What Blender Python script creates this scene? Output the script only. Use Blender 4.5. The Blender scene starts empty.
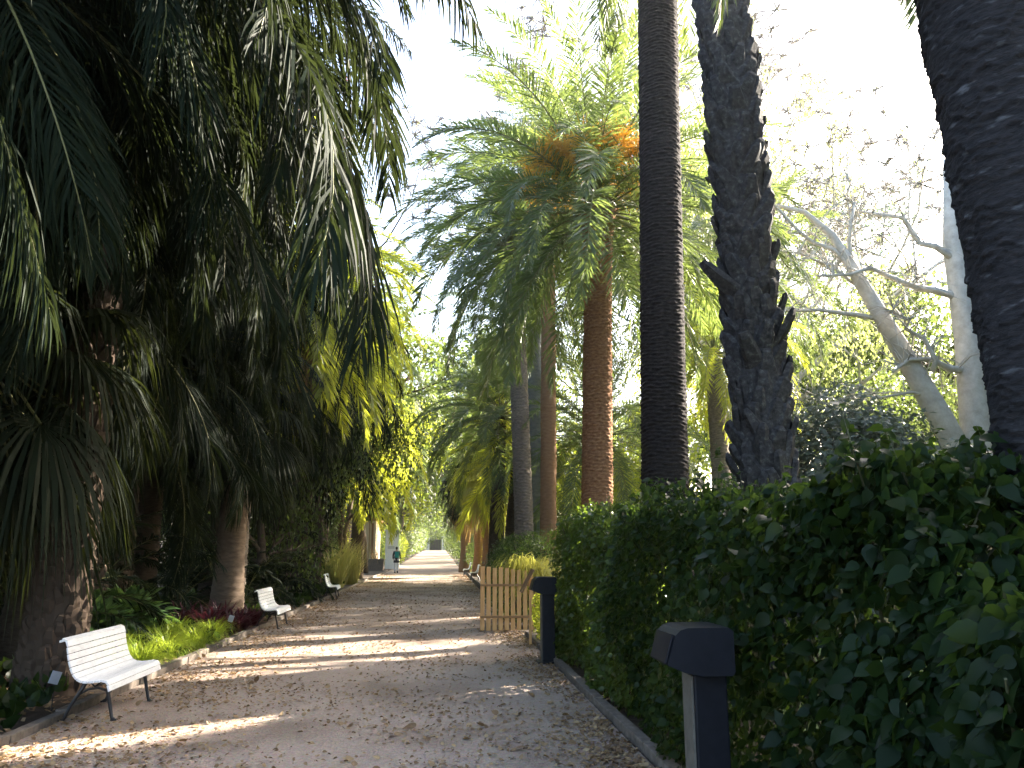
import bpy, math, random
import numpy as np
from mathutils import Vector, Matrix
R = math.radians
sc = bpy.context.scene
col = sc.collection

# ---------------------------------------------------------------- camera, sky, sun, exposure
cam = bpy.data.cameras.new("camera"); cam.sensor_fit = 'HORIZONTAL'; cam.sensor_width = 36.0
cam.lens = 36.0 * 790 / 1024; cam.clip_start = 0.05; cam.clip_end = 3000
camo = bpy.data.objects.new("camera", cam); col.objects.link(camo)
camo.location = (0, 0, 1.7); camo.rotation_euler = (R(90 + 11.73), 0, R(-5.17))
sc.camera = camo

SUN_EL, SUN_AZ = 27.0, 59.0          # azimuth measured clockwise from +Y (the way the path runs)
w = bpy.data.worlds.new("World"); sc.world = w; w.use_nodes = True
nt = w.node_tree; nt.nodes.clear()
sky = nt.nodes.new("ShaderNodeTexSky"); sky.sky_type = 'NISHITA'; sky.sun_disc = False
sky.sun_elevation = R(SUN_EL); sky.sun_rotation = R(SUN_AZ)
sky.air_density = 1.0; sky.dust_density = 4.0; sky.ozone_density = 1.0
bg = nt.nodes.new("ShaderNodeBackground"); bg.inputs[1].default_value = 0.115
wo = nt.nodes.new("ShaderNodeOutputWorld")
nt.links.new(sky.outputs[0], bg.inputs[0]); nt.links.new(bg.outputs[0], wo.inputs[0])
sl = bpy.data.lights.new("sun", 'SUN'); sl.energy = 5.0; sl.angle = R(0.5); sl.color = (1.0, 0.90, 0.76)
so = bpy.data.objects.new("sun", sl); col.objects.link(so)
sd = Vector((math.sin(R(SUN_AZ)) * math.cos(R(SUN_EL)), math.cos(R(SUN_AZ)) * math.cos(R(SUN_EL)), math.sin(R(SUN_EL))))
so.rotation_euler = sd.to_track_quat('Z', 'Y').to_euler(); so.location = (30, 20, 30)
vs = sc.view_settings
vs.view_transform = 'Standard'; vs.look = 'None'; vs.gamma = 1.0; vs.use_curve_mapping = False
vs.exposure = 3.3
cy = sc.cycles
cy.max_bounces = 6; cy.diffuse_bounces = 4; cy.glossy_bounces = 2; cy.transmission_bounces = 4
cy.sample_clamp_indirect = 6.0; cy.use_denoising = True
try:
    cy.denoiser = 'OPENIMAGEDENOISE'; cy.denoising_prefilter = 'ACCURATE'
except Exception:
    pass

# ---------------------------------------------------------------- helpers
def gz(y):
    return 0.0075 * max(0.0, y - 60.0)

def tag(o, label=None, cat=None, group=None, kind=None):
    if label: o["label"] = label
    if cat: o["category"] = cat
    if group: o["group"] = group
    if kind: o["kind"] = kind
    return o

def empty(name, loc, label, cat, group=None, rz=0.0):
    o = bpy.data.objects.new(name, None); col.objects.link(o)
    o.empty_display_size = 0.2; o.location = loc; o.rotation_euler = (0, 0, rz)
    return tag(o, label, cat, group)

def mesh(name, V, F, mats, uv=None, mi=None, smooth=False):
    me = bpy.data.meshes.new(name)
    V = V.tolist() if isinstance(V, np.ndarray) else V
    F = F.tolist() if isinstance(F, np.ndarray) else F
    me.from_pydata(V, [], F)
    for m in (mats if isinstance(mats, (list, tuple)) else [mats]): me.materials.append(m)
    if mi is not None: me.polygons.foreach_set("material_index", np.asarray(mi, dtype=np.int32))
    if smooth: me.polygons.foreach_set("use_smooth", np.ones(len(me.polygons), dtype=bool))
    if uv is not None:
        l = me.uv_layers.new(name="UVMap"); idx = np.empty(len(me.loops), dtype=np.int32)
        me.loops.foreach_get("vertex_index", idx)
        l.data.foreach_set("uv", np.asarray(uv, dtype=np.float32)[idx].ravel())
    me.update()
    return me

def obj(name, me, parent=None, loc=None, rot=None, scale=None):
    o = bpy.data.objects.new(name, me); col.objects.link(o)
    if parent: o.parent = parent
    if loc is not None: o.location = loc
    if rot is not None: o.rotation_euler = rot
    if scale is not None: o.scale = scale if hasattr(scale, '__len__') else (scale,) * 3
    return o

def copy_tree(o, parent=None):
    c = o.copy(); col.objects.link(c)
    if parent: c.parent = parent
    for ch in list(o.children): copy_tree(ch, c)
    return c

class MB:
    """collects simple shapes that become one mesh"""
    def __init__(s): s.V = []; s.F = []; s.M = []
    def add(s, V, F, m=0):
        b = len(s.V); s.V += [tuple(v) for v in V]; s.F += [tuple(i + b for i in f) for f in F]; s.M += [m] * len(F)
    def box(s, c, d, rz=0.0, m=0, taper=1.0, bev=0.0, rx=0.0, ry=0.0):
        x, y, z = d[0] / 2, d[1] / 2, d[2] / 2
        M = Matrix.Translation(c) @ Matrix.Rotation(rz, 4, 'Z') @ Matrix.Rotation(ry, 4, 'Y') @ Matrix.Rotation(rx, 4, 'X')
        if bev > 0:
            bm = __import__('bmesh').new(); bmm = __import__('bmesh')
            bmm.ops.create_cube(bm, size=1.0)
            for v in bm.verts: v.co = Vector((v.co.x * d[0], v.co.y * d[1], v.co.z * d[2]))
            bmm.ops.bevel(bm, geom=bm.edges[:], offset=bev, segments=2, affect='EDGES', profile=0.6)
            bm.verts.index_update()
            s.add([M @ v.co for v in bm.verts], [[v.index for v in f.verts] for f in bm.faces], m); bm.free(); return
        P = [(-x, -y, -z), (x, -y, -z), (x, y, -z), (-x, y, -z)] + [(-x * taper, -y * taper, z), (x * taper, -y * taper, z), (x * taper, y * taper, z), (-x * taper, y * taper, z)]
        s.add([M @ Vector(p) for p in P], [(0, 3, 2, 1), (4, 5, 6, 7), (0, 1, 5, 4), (1, 2, 6, 5), (2, 3, 7, 6), (3, 0, 4, 7)], m)
    def tube(s, pts, rad, n=6, m=0, cap=True):
        pts = [Vector(p) for p in pts]; k = len(pts)
        if not hasattr(rad, '__len__'): rad = [rad] * k
        V = []; up = None
        for i, p in enumerate(pts):
            t = (pts[min(i + 1, k - 1)] - pts[max(i - 1, 0)]).normalized()
            if up is None:
                up = t.orthogonal().normalized()
            up = (up - t * up.dot(t))
            up = up.normalized() if up.length > 1e-6 else t.orthogonal().normalized()
            b = t.cross(up)
            for j in range(n):
                a = 2 * math.pi * j / n
                V.append(p + (up * math.cos(a) + b * math.sin(a)) * rad[i])
        F = [(i * n + j, i * n + (j + 1) % n, (i + 1) * n + (j + 1) % n, (i + 1) * n + j) for i in range(k - 1) for j in range(n)]
        if cap:
            F.append(tuple(range(n - 1, -1, -1))); F.append(tuple((k - 1) * n + j for j in range(n)))
        s.add(V, F, m)
    def prism(s, prof, y0, y1, m=0):
        """profile in x,z swept along y"""
        n = len(prof)
        V = [(p[0], y0, p[1]) for p in prof] + [(p[0], y1, p[1]) for p in prof]
        F = [(i, (i + 1) % n, n + (i + 1) % n, n + i) for i in range(n)] + [tuple(range(n - 1, -1, -1)), tuple(range(n, 2 * n))]
        s.add(V, F, m)
    def mesh(s, name, mats, smooth=False): return mesh(name, s.V, s.F, mats, mi=s.M, smooth=smooth)
    def build(s, name, mats, parent=None, smooth=False, loc=None):
        return obj(name, s.mesh(name, mats, smooth), parent, loc)

# ---------------------------------------------------------------- materials
def nodes(name):
    m = bpy.data.materials.new(name); m.use_nodes = True
    t = m.node_tree; t.nodes.clear()
    out = t.nodes.new("ShaderNodeOutputMaterial")
    return m, t, out

def N(t, typ, **kw):
    n = t.nodes.new(typ)
    for k, v in kw.items():
        if k.startswith('i_'): n.inputs[k[2:].replace('_', ' ')].default_value = v
        else: setattr(n, k, v)
    return n

def ramp(t, stops, fac):
    r = t.nodes.new("ShaderNodeValToRGB"); e = r.color_ramp.elements
    while len(e) > 1: e.remove(e[-1])
    e[0].position = stops[0][0]; e[0].color = tuple(stops[0][1]) + (1,)
    for p, c in stops[1:]:
        x = e.new(p); x.color = tuple(c) + (1,)
    t.links.new(fac, r.inputs[0]); return r

def leaf_mat(name, cols, trans, tw=0.4, rough=0.4, spec=0.5, noise=2.0):
    """leaf: gloss + light shining through; every leaf its own tint"""
    m, t, out = nodes(name)
    g = N(t, "ShaderNodeNewGeometry"); oi = N(t, "ShaderNodeObjectInfo")
    co = N(t, "ShaderNodeTexCoord")
    nz = N(t, "ShaderNodeTexNoise"); nz.inputs['Scale'].default_value = noise
    t.links.new(co.outputs['Object'], nz.inputs['Vector'])
    a = N(t, "ShaderNodeMath", operation='MULTIPLY'); a.inputs[1].default_value = 0.5
    t.links.new(g.outputs['Random Per Island'], a.inputs[0])
    b = N(t, "ShaderNodeMath", operation='MULTIPLY_ADD'); b.inputs[1].default_value = 0.25
    t.links.new(oi.outputs['Random'], b.inputs[0]); t.links.new(a.outputs[0], b.inputs[2])
    c = N(t, "ShaderNodeMath", operation='MULTIPLY_ADD'); c.inputs[1].default_value = 0.35
    t.links.new(nz.outputs[0], c.inputs[0]); t.links.new(b.outputs[0], c.inputs[2])
    k = len(cols)
    r = ramp(t, [(0.1 + 0.8 * i / max(1, k - 1), cc) for i, cc in enumerate(cols)], c.outputs[0])
    p = N(t, "ShaderNodeBsdfPrincipled")
    p.inputs['Roughness'].default_value = rough; p.inputs['Specular IOR Level'].default_value = spec
    t.links.new(r.outputs[0], p.inputs['Base Color'])
    tr = N(t, "ShaderNodeBsdfTranslucent")
    mx = N(t, "ShaderNodeMix", data_type='RGBA', blend_type='MIX'); mx.inputs[0].default_value = 0.25
    mx.inputs['A'].default_value = tuple(trans) + (1,)
    t.links.new(r.outputs[0], mx.inputs['B']); t.links.new(mx.outputs['Result'], tr.inputs[0])
    ms = N(t, "ShaderNodeMixShader"); ms.inputs[0].default_value = tw
    t.links.new(p.outputs[0], ms.inputs[1]); t.links.new(tr.outputs[0], ms.inputs[2])
    t.links.new(ms.outputs[0], out.inputs[0])
    return m

def rough_mat(name, stops, scale=8.0, rough=0.85, bump=0.3, dist=0.02, coord='Object', detail=6.0, stretch=(1, 1, 1), spec=0.3, metal=0.0, second=None):
    """mottled solid surface; `second` = (colour, scale, lo, hi) lays patches with their own outline"""
    m, t, out = nodes(name)
    co = N(t, "ShaderNodeTexCoord"); mp = N(t, "ShaderNodeMapping"); mp.inputs['Scale'].default_value = stretch
    t.links.new(co.outputs[coord], mp.inputs[0])
    nz = N(t, "ShaderNodeTexNoise"); nz.inputs['Scale'].default_value = scale; nz.inputs['Detail'].default_value = detail
    nz.inputs['Roughness'].default_value = 0.65
    t.links.new(mp.outputs[0], nz.inputs['Vector'])
    r = ramp(t, stops, nz.outputs[0]); c = r.outputs[0]
    if second:
        n2 = N(t, "ShaderNodeTexNoise"); n2.inputs['Scale'].default_value = second[1]; n2.inputs['Detail'].default_value = 8
        t.links.new(mp.outputs[0], n2.inputs['Vector'])
        mr = N(t, "ShaderNodeMapRange"); mr.inputs[1].default_value = second[2]; mr.inputs[2].default_value = second[3]
        t.links.new(n2.outputs[0], mr.inputs[0])
        mx = N(t, "ShaderNodeMix", data_type='RGBA'); mx.inputs['B'].default_value = tuple(second[0]) + (1,)
        t.links.new(mr.outputs[0], mx.inputs[0]); t.links.new(c, mx.inputs['A']); c = mx.outputs['Result']
    p = N(t, "ShaderNodeBsdfPrincipled"); p.inputs['Roughness'].default_value = rough
    p.inputs['Specular IOR Level'].default_value = spec; p.inputs['Metallic'].default_value = metal
    t.links.new(c, p.inputs['Base Color'])
    if bump:
        bp = N(t, "ShaderNodeBump"); bp.inputs['Strength'].default_value = bump; bp.inputs['Distance'].default_value = dist
        t.links.new(nz.outputs[0], bp.inputs['Height']); t.links.new(bp.outputs[0], p.inputs['Normal'])
    t.links.new(p.outputs[0], out.inputs[0])
    return m

M = {}
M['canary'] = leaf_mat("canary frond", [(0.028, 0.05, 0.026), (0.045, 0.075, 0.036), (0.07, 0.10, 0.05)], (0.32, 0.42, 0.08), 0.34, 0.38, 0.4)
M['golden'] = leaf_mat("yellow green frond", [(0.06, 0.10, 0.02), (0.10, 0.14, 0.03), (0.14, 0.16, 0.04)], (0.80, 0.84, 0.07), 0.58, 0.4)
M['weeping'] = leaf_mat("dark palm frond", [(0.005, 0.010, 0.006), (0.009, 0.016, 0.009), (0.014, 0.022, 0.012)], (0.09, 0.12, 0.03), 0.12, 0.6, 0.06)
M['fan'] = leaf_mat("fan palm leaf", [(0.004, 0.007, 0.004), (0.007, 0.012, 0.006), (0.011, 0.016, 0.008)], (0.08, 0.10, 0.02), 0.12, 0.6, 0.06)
M['fanlit'] = leaf_mat("sunlit fan palm leaf", [(0.07, 0.10, 0.03), (0.10, 0.13, 0.04), (0.12, 0.14, 0.06)], (0.5, 0.52, 0.06), 0.45, 0.4)  # paler copy of the fan leaf, with sunlight put into its colour
M['rachis'] = rough_mat("frond stalk", [(0.3, (0.10, 0.11, 0.035)), (0.7, (0.18, 0.17, 0.07))], 20, 0.5, 0.1)
M['dry'] = leaf_mat("dry frond", [(0.16, 0.09, 0.035), (0.24, 0.15, 0.06), (0.32, 0.22, 0.10)], (0.5, 0.32, 0.1), 0.3, 0.7)
M['fruit'] = leaf_mat("orange fruit stalk", [(0.45, 0.20, 0.03), (0.62, 0.36, 0.05), (0.70, 0.48, 0.08)], (0.95, 0.66, 0.1), 0.5, 0.5)
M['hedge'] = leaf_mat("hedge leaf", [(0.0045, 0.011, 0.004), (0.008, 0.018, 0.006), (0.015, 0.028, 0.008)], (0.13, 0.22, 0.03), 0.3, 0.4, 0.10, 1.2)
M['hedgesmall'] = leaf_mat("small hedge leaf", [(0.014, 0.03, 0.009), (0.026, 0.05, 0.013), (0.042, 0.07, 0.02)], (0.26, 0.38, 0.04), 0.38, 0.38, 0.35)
M['broad'] = leaf_mat("broadleaf", [(0.014, 0.027, 0.010), (0.026, 0.044, 0.014), (0.042, 0.062, 0.02)], (0.22, 0.30, 0.05), 0.36, 0.45, 0.3)
M['lime'] = leaf_mat("lime foliage", [(0.07, 0.11, 0.02), (0.11, 0.15, 0.025), (0.15, 0.17, 0.035)], (0.70, 0.78, 0.07), 0.55, 0.5)
M['plume'] = leaf_mat("pale yellow plume", [(0.20, 0.22, 0.05), (0.28, 0.27, 0.07), (0.36, 0.33, 0.12)], (0.75, 0.72, 0.12), 0.5, 0.5)
M['willow'] = leaf_mat("pale hanging foliage", [(0.08, 0.11, 0.045), (0.11, 0.14, 0.06), (0.15, 0.16, 0.08)], (0.55, 0.62, 0.16), 0.55, 0.5)
M['greygreen'] = leaf_mat("grey green foliage", [(0.07, 0.095, 0.07), (0.10, 0.125, 0.095), (0.14, 0.15, 0.12)], (0.25, 0.30, 0.2), 0.2, 0.6)
M['conifer'] = leaf_mat("blue green needles", [(0.03, 0.06, 0.035), (0.05, 0.085, 0.05)], (0.2, 0.3, 0.15), 0.3, 0.5)
M['grass'] = leaf_mat("striped grass", [(0.14, 0.22, 0.03), (0.22, 0.30, 0.04), (0.32, 0.36, 0.08)], (0.62, 0.74, 0.07), 0.5, 0.4)
M['burgundy'] = leaf_mat("burgundy leaf", [(0.04, 0.012, 0.018), (0.065, 0.018, 0.026), (0.09, 0.03, 0.035)], (0.3, 0.05, 0.08), 0.3, 0.35)
M['plant'] = leaf_mat("garden plant leaf", [(0.03, 0.07, 0.022), (0.05, 0.10, 0.035), (0.08, 0.13, 0.06)], (0.25, 0.42, 0.08), 0.35, 0.33)
M['litter'] = leaf_mat("fallen leaf", [(0.07, 0.04, 0.022), (0.16, 0.095, 0.05), (0.28, 0.19, 0.10), (0.42, 0.31, 0.17)], (0.35, 0.2, 0.08), 0.15, 0.7, 0.3)
M['reed'] = leaf_mat("reed", [(0.14, 0.17, 0.05), (0.22, 0.22, 0.08), (0.34, 0.27, 0.14)], (0.5, 0.5, 0.12), 0.45, 0.5)
M['redflower'] = leaf_mat("red flower", [(0.5, 0.04, 0.03), (0.6, 0.1, 0.05)], (0.8, 0.15, 0.08), 0.4, 0.5)

M['bark_dark'] = rough_mat("dark ringed bark", [(0.3, (0.016, 0.013, 0.013)), (0.55, (0.032, 0.027, 0.026)), (0.75, (0.06, 0.052, 0.048))], 14, 0.95, 0.7, 0.02, 'UV', 8, (1.0, 2.5, 1), spec=0.08)
M['bark_lichen'] = rough_mat("dark bark with lichen", [(0.3, (0.016, 0.015, 0.016)), (0.6, (0.036, 0.033, 0.034)), (0.8, (0.06, 0.056, 0.056))], 9, 0.95, 0.9, 0.03, 'UV', 8, (1, 3, 1), second=((0.12, 0.12, 0.125), 5.0, 0.60, 0.75), spec=0.08)
M['bark_boot'] = rough_mat("old leaf bases", [(0.3, (0.018, 0.017, 0.018)), (0.55, (0.05, 0.047, 0.048)), (0.75, (0.12, 0.115, 0.112))], 16, 0.85, 0.6, 0.015, spec=0.08)
M['bark_orange'] = rough_mat("orange brown bark", [(0.3, (0.12, 0.06, 0.032)), (0.55, (0.26, 0.135, 0.07)), (0.75, (0.38, 0.22, 0.12))], 11, 0.9, 0.7, 0.02, 'UV', 8, (1, 2.0, 1), spec=0.08)
M['bark_smooth'] = rough_mat("smooth brown bark", [(0.3, (0.17, 0.095, 0.05)), (0.7, (0.27, 0.155, 0.085))], 5, 0.85, 0.35, 0.02, 'UV', 8, (1, 3.0, 1), spec=0.08)
M['bark_grey'] = rough_mat("grey bark", [(0.3, (0.13, 0.135, 0.13)), (0.7, (0.24, 0.24, 0.225))], 4, 0.85, 0.35, 0.02, 'UV', 8, (1, 2.0, 1), spec=0.08)
M['bark_greyring'] = rough_mat("grey ringed bark", [(0.3, (0.10, 0.085, 0.07)), (0.7, (0.24, 0.20, 0.165))], 9, 0.9, 0.5, 0.02, 'UV', 8, (1, 2.5, 1), spec=0.08)
M['bark_shade'] = rough_mat("shade darkened ringed bark", [(0.3, (0.035, 0.026, 0.02)), (0.7, (0.09, 0.07, 0.052))], 9, 0.95, 0.5, 0.02, 'UV', 8, (1, 2.5, 1), spec=0.08)  # darker copy of the grey ringed bark; shade is put into its colour
M['bark_dull'] = rough_mat("dull brown bark", [(0.3, (0.11, 0.08, 0.058)), (0.7, (0.20, 0.15, 0.11))], 6, 0.9, 0.4, 0.02, 'UV', 8, (1, 3.0, 1), spec=0.08)
M['bark_brick'] = rough_mat("scaled brown bark", [(0.3, (0.035, 0.026, 0.02)), (0.6, (0.09, 0.066, 0.05)), (0.8, (0.17, 0.13, 0.095))], 12, 0.9, 0.7, 0.02, 'UV', 8, (1, 1.5, 1), spec=0.08)
M['bark_pale'] = rough_mat("pale bark", [(0.3, (0.30, 0.28, 0.24)), (0.6, (0.46, 0.43, 0.38)), (0.8, (0.58, 0.55, 0.50))], 3, 0.9, 0.4, 0.03, 'Object', 8, spec=0.08)
M['bark_tree'] = rough_mat("brown tree bark", [(0.3, (0.05, 0.038, 0.028)), (0.7, (0.13, 0.10, 0.075))], 6, 0.9, 0.5, 0.03, spec=0.08)
M['twig'] = rough_mat("pale twig", [(0.3, (0.17, 0.145, 0.13)), (0.7, (0.30, 0.265, 0.24))], 4, 0.9, 0.0)
M['soil'] = rough_mat("soil with litter", [(0.3, (0.022, 0.015, 0.010)), (0.55, (0.055, 0.038, 0.026)), (0.75, (0.11, 0.078, 0.05))], 9, 0.95, 0.8, 0.03, 'Object', 10)
M['lawn'] = rough_mat("lawn", [(0.3, (0.05, 0.075, 0.018)), (0.6, (0.09, 0.12, 0.03)), (0.8, (0.16, 0.15, 0.06))], 7, 0.95, 0.8, 0.04, 'Object', 10)
M['kerb'] = rough_mat("kerb stone", [(0.3, (0.08, 0.065, 0.052)), (0.7, (0.18, 0.15, 0.125))], 11, 0.9, 0.5, 0.01)
M['iron'] = rough_mat("black iron", [(0.3, (0.008, 0.008, 0.009)), (0.7, (0.018, 0.018, 0.02))], 30, 0.45, 0.15, 0.003, spec=0.5)
M['white_wood'] = rough_mat("white painted wood", [(0.25, (0.62, 0.62, 0.62)), (0.5, (0.78, 0.78, 0.79)), (0.8, (0.84, 0.84, 0.84))], 7, 0.45, 0.1, 0.004, 'Object', 8, (6, 1, 6), 0.4)
M['sign_black'] = rough_mat("dark blue black sign metal", [(0.3, (0.004, 0.0045, 0.007)), (0.7, (0.009, 0.0095, 0.013))], 18, 0.5, 0.12, 0.003, spec=0.22, second=((0.012, 0.012, 0.012), 5.0, .62, .8))
M['sign_edge'] = rough_mat("tan sign edge", [(0.3, (0.07, 0.062, 0.05)), (0.7, (0.12, 0.108, 0.088))], 14, 0.7, 0.2, 0.004)
M['sign_panel'] = rough_mat("dark sign panel", [(0.3, (0.006, 0.007, 0.011)), (0.7, (0.016, 0.017, 0.022))], 6, 0.4, 0.05, 0.003, spec=0.25)
M['fence'] = rough_mat("honey coloured fence wood", [(0.3, (0.44, 0.24, 0.095)), (0.55, (0.58, 0.345, 0.15)), (0.8, (0.67, 0.44, 0.22))], 5, 0.75, 0.25, 0.006, 'Object', 8, (8, 8, 0.8))
M['fence_rail'] = rough_mat("brown fence rail", [(0.3, (0.20, 0.11, 0.05)), (0.7, (0.32, 0.19, 0.09))], 6, 0.8, 0.25, 0.006, 'Object', 8, (1, 8, 8))
M['brown_board'] = rough_mat("brown sign board", [(0.3, (0.12, 0.07, 0.035)), (0.7, (0.2, 0.12, 0.06))], 8, 0.7, 0.2, 0.004)
M['render'] = rough_mat("cream wall render", [(0.3, (0.48, 0.40, 0.29)), (0.7, (0.60, 0.51, 0.39))], 3, 0.9, 0.2, 0.01)
M['white_paint'] = rough_mat("white paint", [(0.3, (0.70, 0.71, 0.73)), (0.7, (0.80, 0.80, 0.81))], 5, 0.5, 0.05)
M['grey_mark'] = rough_mat("grey print", [(0.3, (0.28, 0.30, 0.34)), (0.7, (0.36, 0.38, 0.42))], 9, 0.6, 0.0)
M['planter'] = rough_mat("weathered planter", [(0.3, (0.09, 0.075, 0.065)), (0.7, (0.17, 0.14, 0.12))], 14, 0.85, 0.4)
M['tile'] = rough_mat("roof tile", [(0.3, (0.26, 0.12, 0.07)), (0.7, (0.36, 0.19, 0.12))], 8, 0.85, 0.4)
M['skin'] = rough_mat("skin", [(0.3, (0.50, 0.32, 0.24)), (0.7, (0.56, 0.37, 0.28))], 6, 0.55, 0.05)
M['hair'] = rough_mat("dark hair", [(0.3, (0.01, 0.008, 0.007)), (0.7, (0.02, 0.015, 0.012))], 40, 0.5, 0.2)
M['navy'] = rough_mat("dark clothing", [(0.3, (0.015, 0.016, 0.022)), (0.7, (0.03, 0.03, 0.04))], 20, 0.85, 0.2)
M['teal'] = rough_mat("teal fabric", [(0.3, (0.01, 0.16, 0.16)), (0.7, (0.02, 0.24, 0.23))], 25, 0.7, 0.2)
M['trouser'] = rough_mat("pale trousers", [(0.3, (0.45, 0.45, 0.50)), (0.7, (0.55, 0.55, 0.60))], 12, 0.85, 0.2)
M['stalk'] = rough_mat("green stem", [(0.3, (0.04, 0.045, 0.02)), (0.7, (0.08, 0.075, 0.035))], 10, 0.7, 0.1)

def path_material():
    m, t, out = nodes("compacted gravel path")
    co = N(t, "ShaderNodeTexCoord")
    big = N(t, "ShaderNodeTexNoise"); big.inputs['Scale'].default_value = 0.55; big.inputs['Detail'].default_value = 9
    fine = N(t, "ShaderNodeTexNoise"); fine.inputs['Scale'].default_value = 38; fine.inputs['Detail'].default_value = 8; fine.inputs['Roughness'].default_value = 0.75
    peb = N(t, "ShaderNodeTexVoronoi"); peb.inputs['Scale'].default_value = 55
    for n in (big, fine, peb): t.links.new(co.outputs['Object'], n.inputs['Vector'])
    r = ramp(t, [(0.3, (0.26, 0.20, 0.16)), (0.5, (0.40, 0.32, 0.265)), (0.72, (0.53, 0.435, 0.365))], fine.outputs[0])
    r2 = ramp(t, [(0.36, (0.66, 0.62, 0.58)), (0.5, (0.9, 0.88, 0.86)), (0.66, (1.0, 1.0, 1.0))], big.outputs[0])
    mx = N(t, "ShaderNodeMix", data_type='RGBA', blend_type='MULTIPLY'); mx.inputs[0].default_value = 1.0
    t.links.new(r.outputs[0], mx.inputs['A']); t.links.new(r2.outputs[0], mx.inputs['B'])
    hs = N(t, "ShaderNodeMix", data_type='RGBA', blend_type='MULTIPLY'); hs.inputs[0].default_value = 0.22
    t.links.new(mx.outputs['Result'], hs.inputs['A']); t.links.new(peb.outputs['Color'], hs.inputs['B'])
    p = N(t, "ShaderNodeBsdfPrincipled"); p.inputs['Roughness'].default_value = 0.9; p.inputs['Specular IOR Level'].default_value = 0.25
    t.links.new(hs.outputs['Result'], p.inputs['Base Color'])
    ad = N(t, "ShaderNodeMath", operation='ADD'); t.links.new(fine.outputs[0], ad.inputs[0]); t.links.new(peb.outputs['Distance'], ad.inputs[1])
    bp = N(t, "ShaderNodeBump"); bp.inputs['Strength'].default_value = 0.7; bp.inputs['Distance'].default_value = 0.012
    t.links.new(ad.outputs[0], bp.inputs['Height']); t.links.new(bp.outputs[0], p.inputs['Normal'])
    t.links.new(p.outputs[0], out.inputs[0]); return m
M['path'] = path_material()

# ---------------------------------------------------------------- ground
def strip(name, xs, ys, z, mat, label, bump=0.0, seed=0):
    rg = np.random.default_rng(seed)
    V = []; F = []
    for y in ys:
        for x in xs: V.append((x, y, gz(y) + z + (rg.normal() * bump if bump else 0)))
    n = len(xs)
    for i in range(len(ys) - 1):
        for j in range(n - 1): F.append((i * n + j, i * n + j + 1, (i + 1) * n + j + 1, (i + 1) * n + j))
    o = obj(name, mesh(name, V, F, mat, smooth=True)); o["kind"] = "structure"
    if label: o["label"] = label
    return o
YS = [-80, -20, 0, 20, 40, 60, 80, 110, 150, 210, 240, 300, 600, 1500]
strip("ground", [-1500, -300, -60, -10, 0, 10, 60, 300, 1500], YS, 0.0, M['soil'], "dark leaf strewn soil of the planting beds")
strip("lawn", [3.4, 8, 20, 50, 120], [-10, 5, 15, 30, 45, 60, 80, 120], 0.008, M['lawn'], "sunlit grass beyond the hedge")
strip("path", [-3.72, -1.5, 0.5, 1.72], [-6, 0, 5, 10, 20, 40, 60, 80, 110, 150, 214], 0.012, M['path'], "wide pale gravel path running straight away")

def kerb(name, x, ys, label, seed):
    rg = random.Random(seed); b = MB()
    y = ys[0]
    while y < ys[1]:
        L = 0.95 + rg.random() * 0.1
        b.box((x + rg.uniform(-.01, .01), y + L / 2, gz(y) + 0.025 + rg.uniform(-.012, .012)), (0.11, L - 0.015, 0.12), rg.uniform(-.012, .012), bev=0.012)
        y += L
    o = b.build(name, M['kerb']); tag(o, label, kind="structure"); return o
kerb("kerb", -3.80, (-2, 60), "low stone edging along the left of the path", 1)
kerb("kerb", 1.79, (-2, 16), "low stone edging in front of the big hedge", 2)
kerb("kerb", 1.95, (20, 60), "low stone edging under the far right shrubs", 3)

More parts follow.
